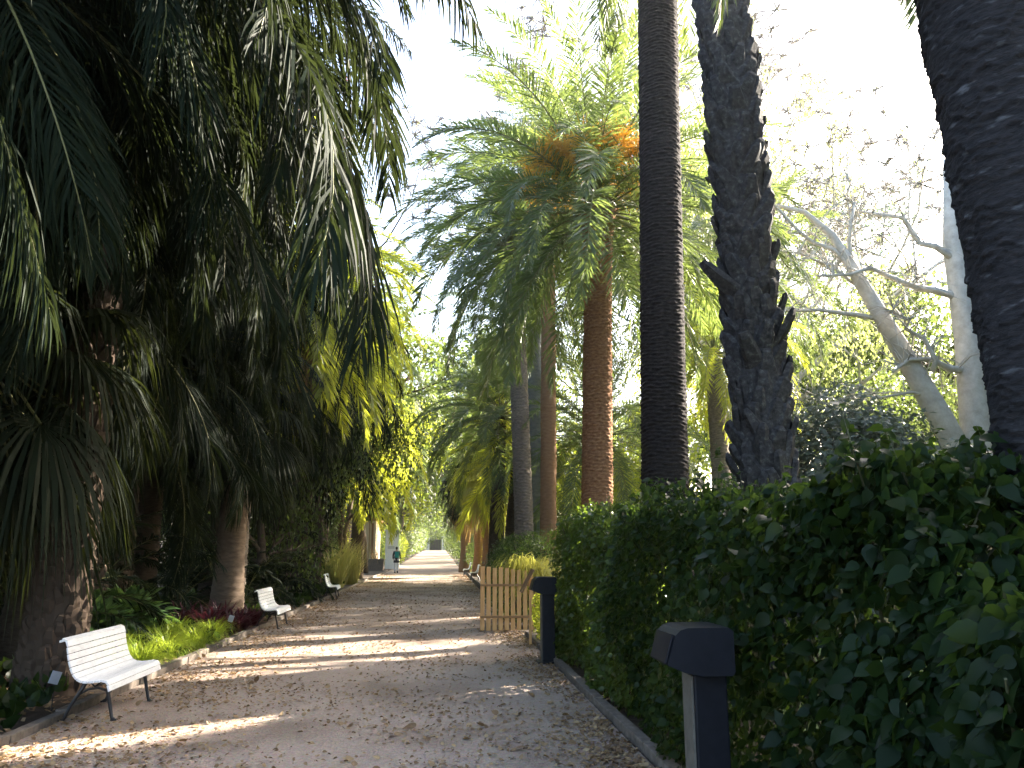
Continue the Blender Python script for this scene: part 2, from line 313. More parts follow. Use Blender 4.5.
# ---------------------------------------------------------------- palm pieces
def frond_mesh(name, mats, L=4.2, e0=45, bend=90, nl=75, ll=0.5, lw=0.026, droop=0.25, vee=28, seed=0, bare=0.14, sway=0.05):
    """one pinnate frond growing along +x, bending down; gravity acts on the leaflets"""
    rg = np.random.default_rng(seed)
    n = 18; ss = np.linspace(0, 1, n); P = np.zeros((n, 3)); e = np.radians(e0 - bend * ss ** 1.35)
    side0 = sway * rg.normal()
    for i in range(1, n):
        em = (e[i] + e[i - 1]) / 2
        d = np.array([math.cos(em), side0 * ss[i], math.sin(em)]); d /= np.linalg.norm(d)
        P[i] = P[i - 1] + d * L / (n - 1)
    V = []; F = []; MI = []
    b = MB(); b.tube(P[::2] if n % 2 else P, list(np.interp(np.linspace(0, 1, len(P[::2] if n % 2 else P)), [0, .15, 1], [0.034, 0.02, 0.004])), 4, 1, False)
    V += b.V; F += b.F; MI += b.M
    for sgn in (-1, 1):
        for k in range(nl):
            s = bare + (1 - bare) * (k + rg.uniform(-.35, .35)) / (nl - 1); s = min(max(s, bare), 0.999)
            f = s * (n - 1); i0 = min(int(f), n - 2); fr = f - i0
            p = P[i0] * (1 - fr) + P[i0 + 1] * fr
            T = P[i0 + 1] - P[i0]; T /= np.linalg.norm(T)
            S = np.cross([0, 0, 1.0], T); q = np.linalg.norm(S); S = S / q if q > 1e-3 else np.array([0, 1.0, 0])
            Nn = np.cross(T, S)
            u = (s - bare) / (1 - bare)
            a = math.radians(62 - 34 * u + rg.normal() * 6); v = math.radians(vee + rg.normal() * 13)
            D = T * math.cos(a) + (S * sgn * math.cos(v) + Nn * math.sin(v)) * math.sin(a)
            ln = ll * (0.45 + 0.75 * math.sin(math.pi * min(1, u * 0.75 + 0.18))) * rg.uniform(.82, 1.1) * (1 if u < .8 else 1 - (u - .8) * 2.2)
            Wd = T - D * T.dot(D); Wd /= max(1e-6, np.linalg.norm(Wd))
            B2 = np.cross(D, Wd); rr = rg.normal() * 0.5; Wd = Wd * math.cos(rr) + B2 * math.sin(rr)
            dr = droop * rg.uniform(.6, 1.4); base = len(V)
            for tt, ww in ((0, .45), (.38, 1), (.72, .72), (1, 0)):
                c = p + D * ln * tt - np.array([0, 0, 1.0]) * dr * ln * tt * tt
                if tt > 0: c = c - D * ln * dr * 0.35 * tt * tt
                if ww > 0:
                    V.append(tuple(c - Wd * lw * ww * .5)); V.append(tuple(c + Wd * lw * ww * .5))
                else: V.append(tuple(c))
            F += [(base, base + 1, base + 3, base + 2), (base + 2, base + 3, base + 5, base + 4), (base + 4, base + 5, base + 6)]; MI += [0, 0, 0]
    return mesh(name, V, F, mats, mi=MI)

def fan_mesh(name, mats, rad=0.95, pet=1.2, e0=30, nseg=42, droop=0.5, seed=0, span=300):
    rg = np.random.default_rng(seed)
    V = []; F = []; MI = []
    e = math.radians(e0)
    pts = [(pet * t * math.cos(e) * (1 - .1 * t), 0, pet * (t * math.sin(e) - .16 * t * t)) for t in (0, .35, .7, 1)]
    b = MB(); b.tube(pts, [.025, .016, .013, .011], 4, 1, False); V += b.V; F += b.F; MI += b.M
    c0 = np.array(pts[-1]); T = np.array(pts[-1]) - np.array(pts[-2]); T /= np.linalg.norm(T)
    S = np.array([0, 1.0, 0]); Nn = np.cross(T, S)
    for k in range(nseg):
        a = math.radians(-span / 2 + span * (k + .5) / nseg + rg.normal() * 1.2)
        D = T * math.cos(a) + S * math.sin(a) + Nn * 0.12
        D /= np.linalg.norm(D)
        W = np.cross(D, Nn); W /= np.linalg.norm(W)
        fold = Nn * (1 if k % 2 else -1)
        ln = rad * rg.uniform(.88, 1.06) * (1 - .22 * abs(a) / math.pi); base = len(V); dr = droop * rg.uniform(.7, 1.4)
        for tt in (0.03, .3, .58, .82, 1.0):
            hw = math.radians(span / nseg) * ln * min(tt, .52) * .5 * (1 if tt < .55 else max(0, (1 - tt) / .45))
            p = c0 + D * ln * tt - np.array([0, 0, 1]) * dr * ln * max(0, tt - .2) ** 2 * 1.4 - D * ln * dr * .3 * max(0, tt - .4) ** 2
            o = fold * hw * .35
            if tt < 1: V.append(tuple(p - W * hw + o)); V.append(tuple(p + W * hw - o))
            else: V.append(tuple(p))
        F += [(base, base + 1, base + 3, base + 2), (base + 2, base + 3, base + 5, base + 4), (base + 4, base + 5, base + 7, base + 6), (base + 6, base + 7, base + 8)]; MI += [0] * 4
    return mesh(name, V, F, mats, mi=MI)

def vnoise(P, seed, fr=1.0):
    rg = np.random.default_rng(seed); r = np.zeros(len(P))
    for i in range(5):
        k = rg.normal(size=3) * fr * (1 + i * .6); r += np.sin(P @ k + rg.uniform(0, 6.28)) / (1 + i * .5)
    return r / 2.5

def trunk_mesh(name, mat, pts, rads, kind='smooth', nth=48, dv=0.03, row=0.08, cell=0.2, amp=0.018, seed=0):
    """trunk along a polyline; the leaf-scar relief is real geometry; uv in metres"""
    rg = np.random.default_rng(seed)
    pts = np.array(pts, float); seg = np.linalg.norm(np.diff(pts, axis=0), axis=1); cum = np.concatenate([[0], np.cumsum(seg)])
    n = max(4, int(cum[-1] / dv)); v = np.linspace(0, cum[-1], n)
    C = np.stack([np.interp(v, cum, pts[:, i]) for i in range(3)], 1); r = np.interp(v, cum, rads)
    for i in range(3):                                                     # soften the bends
        k = min(25, n // 3 | 1); C[:, i] = np.convolve(np.pad(C[:, i], k // 2, mode='edge'), np.ones(k) / k, 'valid')[:n]
    C[0] = pts[0]
    th = np.linspace(0, 2 * np.pi, nth + 1)
    TH, VV = np.meshgrid(th, v); RR = np.repeat(r[:, None], nth + 1, 1); rm = float(np.mean(r))
    ncell = max(5, round(2 * np.pi * rm / cell)); per = TH / (2 * np.pi) * ncell
    if kind == 'smooth':
        D = amp * (np.sin(VV * 3.1 + np.sin(TH * 2) * 1.3) * .4 + np.sin(TH * 3 + VV * 1.7) * .5) + amp * .35 * np.sin(VV / row * 6.28)
    elif kind in ('ring', 'scale'):
        wob = 0.25 * np.sin(TH * 2 + VV * .9) + .2 * np.sin(TH * 5 + 1.3 * VV)
        q = VV / row + wob; rw = np.floor(q); b = q - rw
        uu = per + 0.5 * (rw % 2); a = (uu - np.floor(uu)) * 2 - 1
        jit = (np.sin(rw * 12.9898 + np.floor(uu) % ncell * 78.233) * 43758.5453) % 1
        lens = 1 - np.abs(a) ** 2.2
        D = amp * (0.25 + .75 * lens) * np.sin(np.pi * np.clip(b, 0, 1)) ** .7 * (0.6 + .8 * jit) - amp * .3
    elif kind == 'rough':
        q = VV / row + 1.1 * np.sin(TH + VV * .8) + .5 * np.sin(TH * 3 - VV * 1.9 + 1) + .35 * np.sin(TH * 8 + VV * 3.3) + .25 * np.sin(TH * 17 - VV * 7)
        b = q - np.floor(q); rw = np.floor(q); h = (np.sin(rw * 12.9898) * 43758.5453) % 1
        pt = np.clip(np.sin(TH * (2 + 3 * h) + rw * 2.4) * .9 + .4, 0, 1)
        D = amp * (1 - b) ** 1.3 * (.25 + .75 * pt) + amp * .55 * (vnoise(np.stack([np.cos(TH) * 3, np.sin(TH) * 3, VV * 2.2], -1).reshape(-1, 3), 4, 1.6).reshape(TH.shape))
    elif kind == 'wave':
        q = VV / row + .55 * np.sin(TH * 2 + VV * .7) + .3 * np.sin(TH * 3 - VV * 1.9 + 1) + .2 * np.sin(TH * 7 + VV * 3)
        b = q - np.floor(q); rw = np.floor(q)
        D = amp * ((1 - b) ** 1.5) * (.5 + .5 * np.sin(rw * 3.7 + TH * 2) ** 2) + amp * .4 * np.sin(TH * 9 + rw * 2.1) * .5
    RR = RR + D + rg.normal(size=RR.shape) * amp * .08
    RR[:, -1] = RR[:, 0]
    X = C[:, 0:1] + RR * np.cos(TH); Y = C[:, 1:2] + RR * np.sin(TH); Z = np.repeat(C[:, 2:3], nth + 1, 1)
    V = np.stack([X, Y, Z], -1).reshape(-1, 3); uv = np.stack([TH * rm, VV], -1).reshape(-1, 2)
    i, j = np.meshgrid(np.arange(n - 1), np.arange(nth), indexing='ij'); b0 = i * (nth + 1) + j
    F = np.stack([b0, b0 + 1, b0 + nth + 2, b0 + nth + 1], -1).reshape(-1, 4)
    return mesh(name, V, F, mat, uv=uv, smooth=True)

GA = 137.508
FR = {}
def frond_set(key, mats, elevs, bends, nvar=2, **kw):
    FR[key] = [(e, [frond_mesh("frond", mats, e0=e, bend=bd, seed=hash((i, v)) % 9999 + v, **kw) for v in range(nvar)]) for i, (e, bd) in enumerate(zip(elevs, bends))]
frond_set('canary', [M['canary'], M['rachis']], [80, 64, 48, 33, 18, 2, -18, -42], [46, 62, 74, 82, 84, 80, 68, 46], L=4.6, nl=100, ll=0.58, lw=0.028, droop=0.22, vee=20)
frond_set('golden', [M['golden'], M['rachis']], [75, 52, 30, 8, -15, -40], [80, 98, 105, 100, 80, 52], L=4.0, nl=70, ll=0.5, lw=0.034, droop=0.3, vee=20)
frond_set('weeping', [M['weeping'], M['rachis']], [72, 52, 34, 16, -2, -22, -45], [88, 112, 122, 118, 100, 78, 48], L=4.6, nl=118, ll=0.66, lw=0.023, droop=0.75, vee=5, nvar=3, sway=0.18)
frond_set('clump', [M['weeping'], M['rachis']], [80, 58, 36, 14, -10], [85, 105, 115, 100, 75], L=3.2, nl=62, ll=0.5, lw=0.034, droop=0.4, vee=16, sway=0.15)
frond_set('dry', [M['dry'], M['dry']], [-50, -68], [38, 20], L=3.0, nl=46, ll=0.45, lw=0.022, droop=0.9, vee=-10)
def fan_set(key, mats, elevs, **kw):
    FR[key] = [(e, [fan_mesh("leaf", mats, e0=e, seed=int(e * 7 + v * 131) % 997, **kw) for v in range(2)]) for e in elevs]
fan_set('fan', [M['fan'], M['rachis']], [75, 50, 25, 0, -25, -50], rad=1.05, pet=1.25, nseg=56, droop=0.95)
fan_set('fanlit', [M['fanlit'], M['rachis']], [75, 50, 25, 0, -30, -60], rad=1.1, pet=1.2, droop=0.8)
fan_set('fandry', [M['dry'], M['dry']], [-65, -80], rad=1.0, pet=0.9, droop=0.9)

def crown(root, top, key, count, scale=1.0, seed=0, skip=0.0, part="frond", lo=0, hi=None, jit=0.10, r0=0.22):
    rg = random.Random(seed); S = FR[key]; hi = hi or len(S)
    for k in range(count):
        u = (k + rg.random() * .8) / count
        idx = min(hi - 1, lo + int(u * (hi - lo))); me = rg.choice(S[idx][1])
        az = R(GA * k + rg.uniform(-14, 14))
        s = scale * rg.uniform(.86, 1.12)
        o = obj(part, me, root, (top[0] + math.cos(az) * r0 * u, top[1] + math.sin(az) * r0 * u, top[2] - .5 * u), (rg.gauss(0, jit), rg.gauss(0, jit), az), s)

def palm(name, loc, label, trunk, key, count, scale=1.0, seed=0, group=None, cat="palm tree", top=None, **kw):
    root = empty(name, loc, label, cat, group)
    t = obj("trunk", trunk, root)
    if count: crown(root, top, key, count, scale, seed, **kw)
    return root

AV = "tall palms behind the hedge on the right"
# A: the huge dark trunk at the right edge
tA = trunk_mesh("trunk", M['bark_lichen'], [(0, 0, 0), (-.02, 0, 2), (-.12, 0, 4.2), (-.25, 0, 6.5), (-.4, .1, 12.5)], [.62, .52, .48, .50, .50], 'rough', 120, .018, .085, .2, .030, 1)
palm("palm_tree", (3.16, 3.58, 0), "massive dark palm trunk with pale lichen patches at right edge, in front of all others", tA, 'canary', 46, 1.0, 3, AV, top=(-.4, .1, 12.6)).scale = (.71,) * 3

# B: trunk wrapped in old leaf bases
def boot_trunk(mat, pts, rads, ln_, wd_, out_, dz, tw=.6, rag=.05, seed=5):
    b = MB(); rg = random.Random(seed); H = pts[-1][2]; zz = [p[2] for p in pts]
    def axis(z): return [float(np.interp(z, zz, [p[i] for p in pts])) for i in (0, 1)]
    def rad(z): return float(np.interp(z, zz, rads))
    zs = [H * i / 40 for i in range(41)]
    b.tube([(*axis(z), z) for z in zs], [rad(z) for z in zs], 24)
    z = 0.02; k = 0
    while z < H - .2:
        az = k * R(GA) + rg.uniform(-.15, .15); r = rad(z) - .02; ax = axis(z)
        ln = rg.uniform(*ln_); wd = rg.uniform(*wd_); out = rg.uniform(*out_); twist = rg.uniform(-tw, tw)
        if rg.random() < rag: ln *= 1.4; out += .5
        er = Vector((math.cos(az), math.sin(az), 0)); et = Vector((-math.sin(az), math.cos(az), 0)); ez = Vector((0, 0, 1))
        up = (ez * math.cos(out) + er * math.sin(out)); up = (up * math.cos(twist) + et * math.sin(twist)).normalized()
        sd_ = et * math.cos(twist) - ez * math.sin(twist); nn = up.cross(sd_); nn = nn if nn.dot(er) > 0 else -nn
        p0 = Vector((ax[0], ax[1], z)) + er * (r - .02)
        V = []
        for t, wv, th in ((0, 1.0, .03), (.45, .85, .06), (.85, .6, .06), (1.0, .5 * rg.uniform(.3, 1.2), .03)):
            c = p0 + up * ln * t
            V += [c - sd_ * wd * wv * .5, c + sd_ * wd * wv * .5, c + sd_ * wd * wv * .32 + nn * th, c - sd_ * wd * wv * .32 + nn * th]
        F = [(i * 4 + j, i * 4 + (j + 1) % 4, i * 4 + 4 + (j + 1) % 4, i * 4 + 4 + j) for i in range(3) for j in range(4)] + [(3, 2, 1, 0), (12, 13, 14, 15)]
        b.add(V, F); z += dz * (.30 / max(.2, r)) * rg.uniform(.7, 1.3); k += 1
    return b.mesh("trunk", mat)
tB = boot_trunk(M['bark_boot'], [(.02, 0, 0), (0, 0, 2.6), (-.05, 0, 5), (-.17, .05, 9.3), (-.4, .1, 15.5)], [.33, .32, .31, .29, .27], (.30, .46), (.2, .29), (.12, .38), .026, .55, .012)
palm("palm_tree", (4.02, 9.5, 0), "dark palm trunk wrapped in jagged old leaf bases above the hedge", tB, 'canary', 50, 1.0, 8, AV, top=(-.4, .1, 15.6))

tC = trunk_mesh("trunk", M['bark_dark'], [(0, 0, 0), (.02, 0, 2.5), (.1, 0, 6), (.24, 0, 11.6), (.38, 0, 16.2)], [.50, .375, .355, .345, .34], 'ring', 80, .015, .062, .26, .022, 2)
palm("palm_tree", (3.58, 12.5, 0), "straight dark palm trunk with fine even rings, left of the jagged trunk", tC, 'canary', 54, 1.0, 12, AV, top=(.38, 0, 16.4))

tD = trunk_mesh("trunk", M['bark_orange'], [(0, 0, 0), (0, 0, 2.6), (.12, 0, 7.4), (.17, 0, 9.5), (.18, 0, 10.4)], [.44, .375, .345, .37, .50], 'scale', 72, .02, .085, .2, .026, 3)
rD = palm("palm_tree", (3.78, 19.0, 0), "orange brown palm with full feathery crown and orange fruit stalks, centre of the picture", tD, 'canary', 96, 1.16, 21, AV, top=(.18, 0, 10.6), r0=.34)

def fruit_mesh(seed):
    rg = random.Random(seed); b = MB()
    pts = [(0, 0, 0), (.35, 0, .32), (.75, 0, .42), (1.05, 0, .30)]
    b.tube(pts, [.03, .026, .022, .012], 5)
    for k in range(150):
        t = rg.uniform(.3, 1.0) * 3; i = min(2, int(t)); f = t - i
        p = Vector(pts[i]).lerp(Vector(pts[i + 1]), f)
        d = Vector((rg.uniform(.2, 1), rg.gauss(0, .55), rg.gauss(.1, .5))).normalized(); L = rg.uniform(.35, .75)
        q1 = p + d * L * .5; q2 = p + d * L + Vector((0, 0, -.18 * L))
        b.tube([p, q1, q2], [.007, .006, .004], 3, cap=False)
        for m_ in range(4):
            c = p.lerp(q2, rg.uniform(.4, 1)); s = .016
            b.box(c, (s, s, s * 1.4), rg.random() * 3)
    return b.mesh("fruit_stalk", M['fruit'])
fm = [fruit_mesh(i) for i in (1, 2)]
for i in range(12):
    a = R(i * 30 + 8)
    obj("fruit_stalk", fm[i % 2], rD, (.18 + math.cos(a) * .45, math.sin(a) * .45, 10.75 + .2 * (i % 3)), (0, R(14 * (i % 3) - 22), a), 1.2)

tE = trunk_mesh("trunk", M['bark_greyring'], [(0, 0, 0), (.02, 0, 2.5), (-.2, 0, 9.3), (-.55, 0, 13.8)], [.42, .35, .33, .33], 'ring', 40, .03, .12, .3, .03, 4)
palm("palm_tree", (3.15, 30, 0), "grey ringed palm leaning slightly left behind the clipped bush", tE, 'canary', 80, 1.05, 31, AV, top=(-.55, 0, 14.0))
tG = trunk_mesh("trunk", M['bark_smooth'], [(0, 0, 0), (0, 0, 2.6), (.13, 0, 16.0)], [.36, .29, .25], 'smooth', 32, .06, .3, .3, .012, 5)
palm("palm_tree", (3.82, 28, 0), "slender smooth orange brown palm trunk right of the grey ringed one", tG, 'canary', 46, .9, 41, AV, top=(.13, 0, 16.2))
tF = trunk_mesh("trunk", M['bark_grey'], [(0, 0, 0), (0, 0, 3), (.1, 0, 15.5)], [.42, .35, .28], 'smooth', 32, .08, .4, .3, .012, 6)
palm("palm_tree", (4.05, 34, 0), "smooth pale grey palm trunk between the ringed and the orange ones", tF, 'canary', 44, .95, 47, AV, top=(.1, 0, 15.8))
tH = trunk_mesh("trunk", M['bark_greyring'], [(0, 0, 0), (0, 0, 4.2), (-.05, 0, 8.2)], [.40, .31, .29], 'scale', 40, .03, .13, .25, .03, 7)
palm("palm_tree", (9.45, 26, 0), "shorter palm with yellow green fronds between the two dark trunks", tH, 'golden', 52, .9, 52, AV, top=(-.05, 0, 8.6))

# ---------------------------------------------------------------- palms on the left
LF = "dark drooping palms on the left"
tP1 = boot_trunk(M['bark_brick'], [(-.06, 0, 0), (-.03, 0, .7), (0, 0, 1.8), (.02, 0, 4.2), (-.02, 0, 9.2)], [.37, .33, .29, .27, .28], (.15, .23), (.13, .19), (.04, .2), .011, .35, .02, 8)
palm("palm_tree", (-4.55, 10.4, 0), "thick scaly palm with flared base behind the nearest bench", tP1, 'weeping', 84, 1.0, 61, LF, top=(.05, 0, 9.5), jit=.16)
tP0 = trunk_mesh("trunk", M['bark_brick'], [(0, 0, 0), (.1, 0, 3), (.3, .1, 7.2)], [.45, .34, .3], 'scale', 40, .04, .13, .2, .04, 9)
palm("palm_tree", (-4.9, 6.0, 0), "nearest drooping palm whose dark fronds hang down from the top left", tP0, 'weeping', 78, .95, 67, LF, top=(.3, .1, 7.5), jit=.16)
rP0 = [o for o in bpy.data.objects if o.get("label", "").startswith("nearest drooping palm")][0]
rg = random.Random(44)
for k in range(22):
    e, ms = FR['weeping'][k % 5]
    obj("frond", ms[k % 3], rP0, (.3, .1, 7.5), (rg.gauss(0, .1), rg.gauss(0, .08), R(-14 + k * 3.6)), 1.15 + .3 * rg.random())
tP2 = trunk_mesh("trunk", M['bark_dull'], [(0, 0, 0), (.03, 0, 1.5), (.1, 0, 5.2)], [.42, .34, .28], 'smooth', 40, .04, .18, .3, .016, 10)
palm("fan_palm", (-5.15, 20.5, 0), "fan palm with stout plain brown trunk left of the second bench", tP2, 'fan', 46, 1.0, 71, "fan palms in the left bed", cat="fan palm", top=(.1, 0, 5.4), part="leaf", r0=.15)
tP3 = trunk_mesh("trunk", M['bark_brick'], [(-.25, 0, 0), (-.1, 0, 1.2), (.15, -.05, 4.0)], [.30, .24, .20], 'scale', 32, .04, .12, .2, .03, 11)
palm("fan_palm", (-5.75, 9.6, 0), "low dark fan palm hanging over the nearest bench at left edge", tP3, 'fan', 48, 1.12, 73, "fan palms in the left bed", cat="fan palm", top=(.2, -.05, 4.35), part="leaf", r0=.15)
tP4 = trunk_mesh("trunk", M['bark_brick'], [(0, 0, 0), (0, 0, 2), (.3, 0, 5.6)], [.34, .28, .24], 'scale', 24, .06, .12, .2, .03, 12)
for i, (x, y, s, key, n, lab) in enumerate([
    (-7.4, 12.5, 1.1, 'weeping', 46, "drooping palm half hidden behind the thick scaly palm"),
    (-6.6, 16.2, .95, 'weeping', 44, "drooping palm behind the striped grass clump"),
    (-8.6, 19.0, 1.35, 'weeping', 44, "tall drooping palm behind the fan palm with brown trunk"),
    (-6.2, 25.0, 1.05, 'clump', 54, "dense palm beyond the fan palm, above the second bench"),
    (-8.0, 30.0, 1.5, 'weeping', 48, "high drooping palm far back on the left above the third bench"),
    (-9.5, 8.0, 1.3, 'weeping', 46, "drooping palm at the far left edge behind the low fan palm"),
    (-5.6, 33.0, 1.0, 'clump', 54, "bushy palm overhanging the third bench")]):
    palm("palm_tree", (x, y, 0), lab, tP4, key, n, 1.0, 80 + i, LF, top=(.3, 0, 5.8), jit=.16).scale = (s,) * 3

for i, (x, y, h, key, n, s, lab) in enumerate([
    (-7.4, 14.6, 12.8, 'weeping', 90, 1.3, "tall drooping palm whose crown fills the top left above the scaly palm"),
    (-7.6, 21.5, 14.8, 'golden', 60, 1.1, "tall palm high in the left whose top fronds catch yellow sunlight"),
    (-7.0, 18.2, 9.6, 'weeping', 84, 1.2, "drooping palm over the grass tufts, reaching towards the path"),
    (-5.7, 12.2, 8.6, 'weeping', 84, 1.15, "drooping palm pressed against the back of the thick scaly palm"),
    (-6.6, 24.6, 8.6, 'weeping', 84, 1.15, "drooping palm reaching over the path above the second bench"),
    (-6.0, 31.5, 9.0, 'weeping', 60, 1.05, "drooping palm over the third bench"),
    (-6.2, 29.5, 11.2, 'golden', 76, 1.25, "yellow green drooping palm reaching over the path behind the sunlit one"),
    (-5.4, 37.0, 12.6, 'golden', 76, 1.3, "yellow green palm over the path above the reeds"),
    (-4.7, 47.0, 13.0, 'canary', 60, 1.15, "tall feathery palm over the path before the cream building"),
    (4.2, 43.5, 14.0, 'canary', 70, 1.15, "tall feathery palm behind the grey ringed trunk"),
    (2.6, 37.0, 8.2, 'canary', 64, 1.0, "dark blue green palm left of the grey ringed trunk"),
    (3.2, 55.0, 12.0, 'canary', 60, 1.2, "tall palm right of the path over the two far benches")]):
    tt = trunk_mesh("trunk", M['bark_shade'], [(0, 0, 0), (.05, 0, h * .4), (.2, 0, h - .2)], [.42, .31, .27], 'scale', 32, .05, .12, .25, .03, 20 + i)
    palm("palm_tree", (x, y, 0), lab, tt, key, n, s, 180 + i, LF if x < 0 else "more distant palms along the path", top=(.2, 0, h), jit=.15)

# young palms without trunks, and the dark understorey on the left
def clump_palm(loc, lab, seed, s, n=34):
    root = empty("young_palm", loc, lab, "young palm", "young palms under the left trees")
    b = MB(); b.tube([(0, 0, 0), (0, 0, .25), (0, 0, .5)], [.16, .14, .08], 8); b.build("stem", M['bark_tree'], root)
    crown(root, (0, 0, .55), 'clump', n, 1.0, seed, jit=.2, r0=.2); root.scale = (s,) * 3
for i, (x, y, s, lab) in enumerate([(-6.4, 13.6, .8, "young palm in the shade behind the nearest bench's grass"), (-7.3, 17.5, .95, "young palm in the shade left of the brown trunk"),
        (-5.6, 24.2, .7, "young palm directly behind the second bench"), (-6.9, 22.5, .95, "young palm in deep shade behind the brown trunk"), (-5.5, 27.6, .75, "young palm beside the third bench"),
        (-6.8, 30.5, 1.0, "young palm behind the third bench"), (-7.8, 10.5, .9, "young palm at the left edge under the scaly palm")]):
    clump_palm((x, y, 0), lab, 120 + i, s)

tR = trunk_mesh("trunk", M['bark_shade'], [(0, 0, 0), (0, 0, 4), (.1, 0, 12.3)], [.4, .32, .28], 'scale', 32, .05, .12, .25, .03, 33)
palm("palm_tree", (11.6, 29.0, 0), "palm hidden behind the jagged trunk, its dark fronds showing on both sides", tR, 'canary', 64, 1.1, 95, AV, top=(.1, 0, 12.7))
# mid-distance sunlit palm whose fronds and dry stalks hang over the path
tQ = trunk_mesh("trunk", M['bark_greyring'], [(0, 0, 0), (.1, 0, 4), (1.0, 0, 9.6)], [.4, .3, .27], 'scale', 32, .05, .12, .25, .03, 13)
rQ = palm("palm_tree", (-5.75, 23.2, 0), "sunlit palm on the left with dry brown stalks dangling over the path", tQ, 'golden', 80, 1.2, 91, LF, top=(1.0, 0, 9.5), lo=1)
for i in range(7):
    e, ms = FR['dry'][i % 2]
    obj("dry_frond", ms[i % 2], rQ, (1.1 + .2 * math.cos(i), .2 * math.sin(i * 2), 9.1), (0, .1 * (i % 3), R(-40 + i * 17)), 1.0 + .1 * (i % 3))
for i, (x, y, h, key, lab) in enumerate([
    (-5.2, 41.0, 1.25, 'golden', "yellow green palm on the left before the cream building"),
    (3.4, 38.0, 1.1, 'golden', "yellow green palm behind the pale grey trunk"),
    (-6.0, 52.0, 1.4, 'canary', "palm beside the cream building"),
    (4.3, 62.0, 1.35, 'canary', "far palm on the right beyond the two benches"),
    (6.4, 33.0, 1.15, 'canary', "palm with dark arching fronds seen behind the orange brown trunk")]):
    p = palm("palm_tree", (x, y, gz(y)), lab, tP4, key, 48, 1.0, 140 + i, "more distant palms along the path", top=(.3, 0, 5.8)); p.scale = (h,) * 3

# fan palms with skirts, right side beyond the clipped bush
tW = trunk_mesh("trunk", M['bark_smooth'], [(0, 0, 0), (0, 0, 1.5), (.05, 0, 6.2)], [.50, .36, .30], 'smooth', 24, .08, .2, .3, .012, 14)
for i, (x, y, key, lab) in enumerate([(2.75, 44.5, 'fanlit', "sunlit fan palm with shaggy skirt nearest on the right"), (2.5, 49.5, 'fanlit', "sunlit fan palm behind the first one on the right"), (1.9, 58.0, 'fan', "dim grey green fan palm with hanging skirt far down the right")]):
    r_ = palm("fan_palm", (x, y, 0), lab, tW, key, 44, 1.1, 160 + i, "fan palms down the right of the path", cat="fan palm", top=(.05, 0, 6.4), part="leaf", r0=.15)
    crown(r_, (.05, 0, 6.0), 'fandry', 24, 1.15, 170 + i, part="dry_leaf", r0=.1)

# ---------------------------------------------------------------- leaf clouds
LEAF = (np.array([[0, 0, 0], [0, .3, 0], [0, .68, -.06], [0, 1.08, -.2], [-.24, .06, .03], [-.38, .28, .05], [-.33, .58, .0], [-.15, .84, -.1], [.24, .06, .03], [.38, .28, .05], [.33, .58, .0], [.15, .84, -.1]]),
        [(0, 1, 5, 4), (1, 2, 6, 5), (2, 3, 7, 6), (1, 0, 8, 9), (2, 1, 9, 10), (3, 2, 10, 11)])
LEAF_S = (np.array([[0, 0, 0], [-.3, .45, .05], [0, 1, -.05], [.3, .45, .05]]), [(0, 3, 2, 1)])
BLADE = (np.array([[-.5, 0, 0], [.5, 0, 0], [.4, .5, 0], [-.4, .5, 0], [0, 1, 0]]), [(0, 1, 2, 3), (3, 2, 4)])

def cloud(P, D, Nn, size, tmpl):
    """leaves at P pointing along D with upper side Nn -> vertex and face arrays"""
    P = np.asarray(P, float); D = D / np.linalg.norm(D, axis=1, keepdims=True)
    X = np.cross(D, Nn); X /= np.maximum(np.linalg.norm(X, axis=1, keepdims=True), 1e-6); Z = np.cross(X, D)
    tv, tf = tmpl; k = len(tv); s = np.asarray(size)[:, None, None]
    V = P[:, None, :] + s * (tv[None, :, 0:1] * X[:, None, :] + tv[None, :, 1:2] * D[:, None, :] + tv[None, :, 2:3] * Z[:, None, :])
    F = []
    base = (np.arange(len(P)) * k)[:, None]
    for f in tf: F.append((base + np.array(f)[None, :]))
    out = []
    for f in F: out += f.tolist()
    return V.reshape(-1, 3), out

def shell_leaves(n, rad, seed, lump=.22, inner=.35, zmin=-1.0):
    """points and outward normals through a lumpy ellipsoid, thicker near its skin"""
    rg = np.random.default_rng(seed); d = rg.normal(size=(n * 2, 3)); d /= np.linalg.norm(d, axis=1, keepdims=True); d = d[d[:, 2] > zmin][:n]
    k = 1 + lump * vnoise(d * 3.0, seed + 1, 1.1) + lump * .5 * vnoise(d * 8.0, seed + 2, 1.0)
    t = 1 - inner * rg.random(len(d)) ** 2.0
    return d * (k * t)[:, None] * np.array(rad), d, rg

def bush_mesh(name, mat, n, rad, leaf, seed, tmpl=LEAF_S, lump=.22, flat=False):
    P, d, rg = shell_leaves(n, rad, seed, lump)
    keep = vnoise(P, seed + 5, 2.2 / max(rad)) + rg.normal(size=len(P)) * .35 > -.75
    P = P[keep]; d = d[keep]
    Nn = d + rg.normal(size=d.shape) * .55 + np.array([0, 0, .35]); D = np.cross(Nn, rg.normal(size=d.shape)) + np.array([0, 0, -.25]) + d * .3
    V, F = cloud(P, D, Nn, leaf * rg.uniform(.65, 1.25, len(P)), tmpl)
    return mesh(name, V, F, mat)

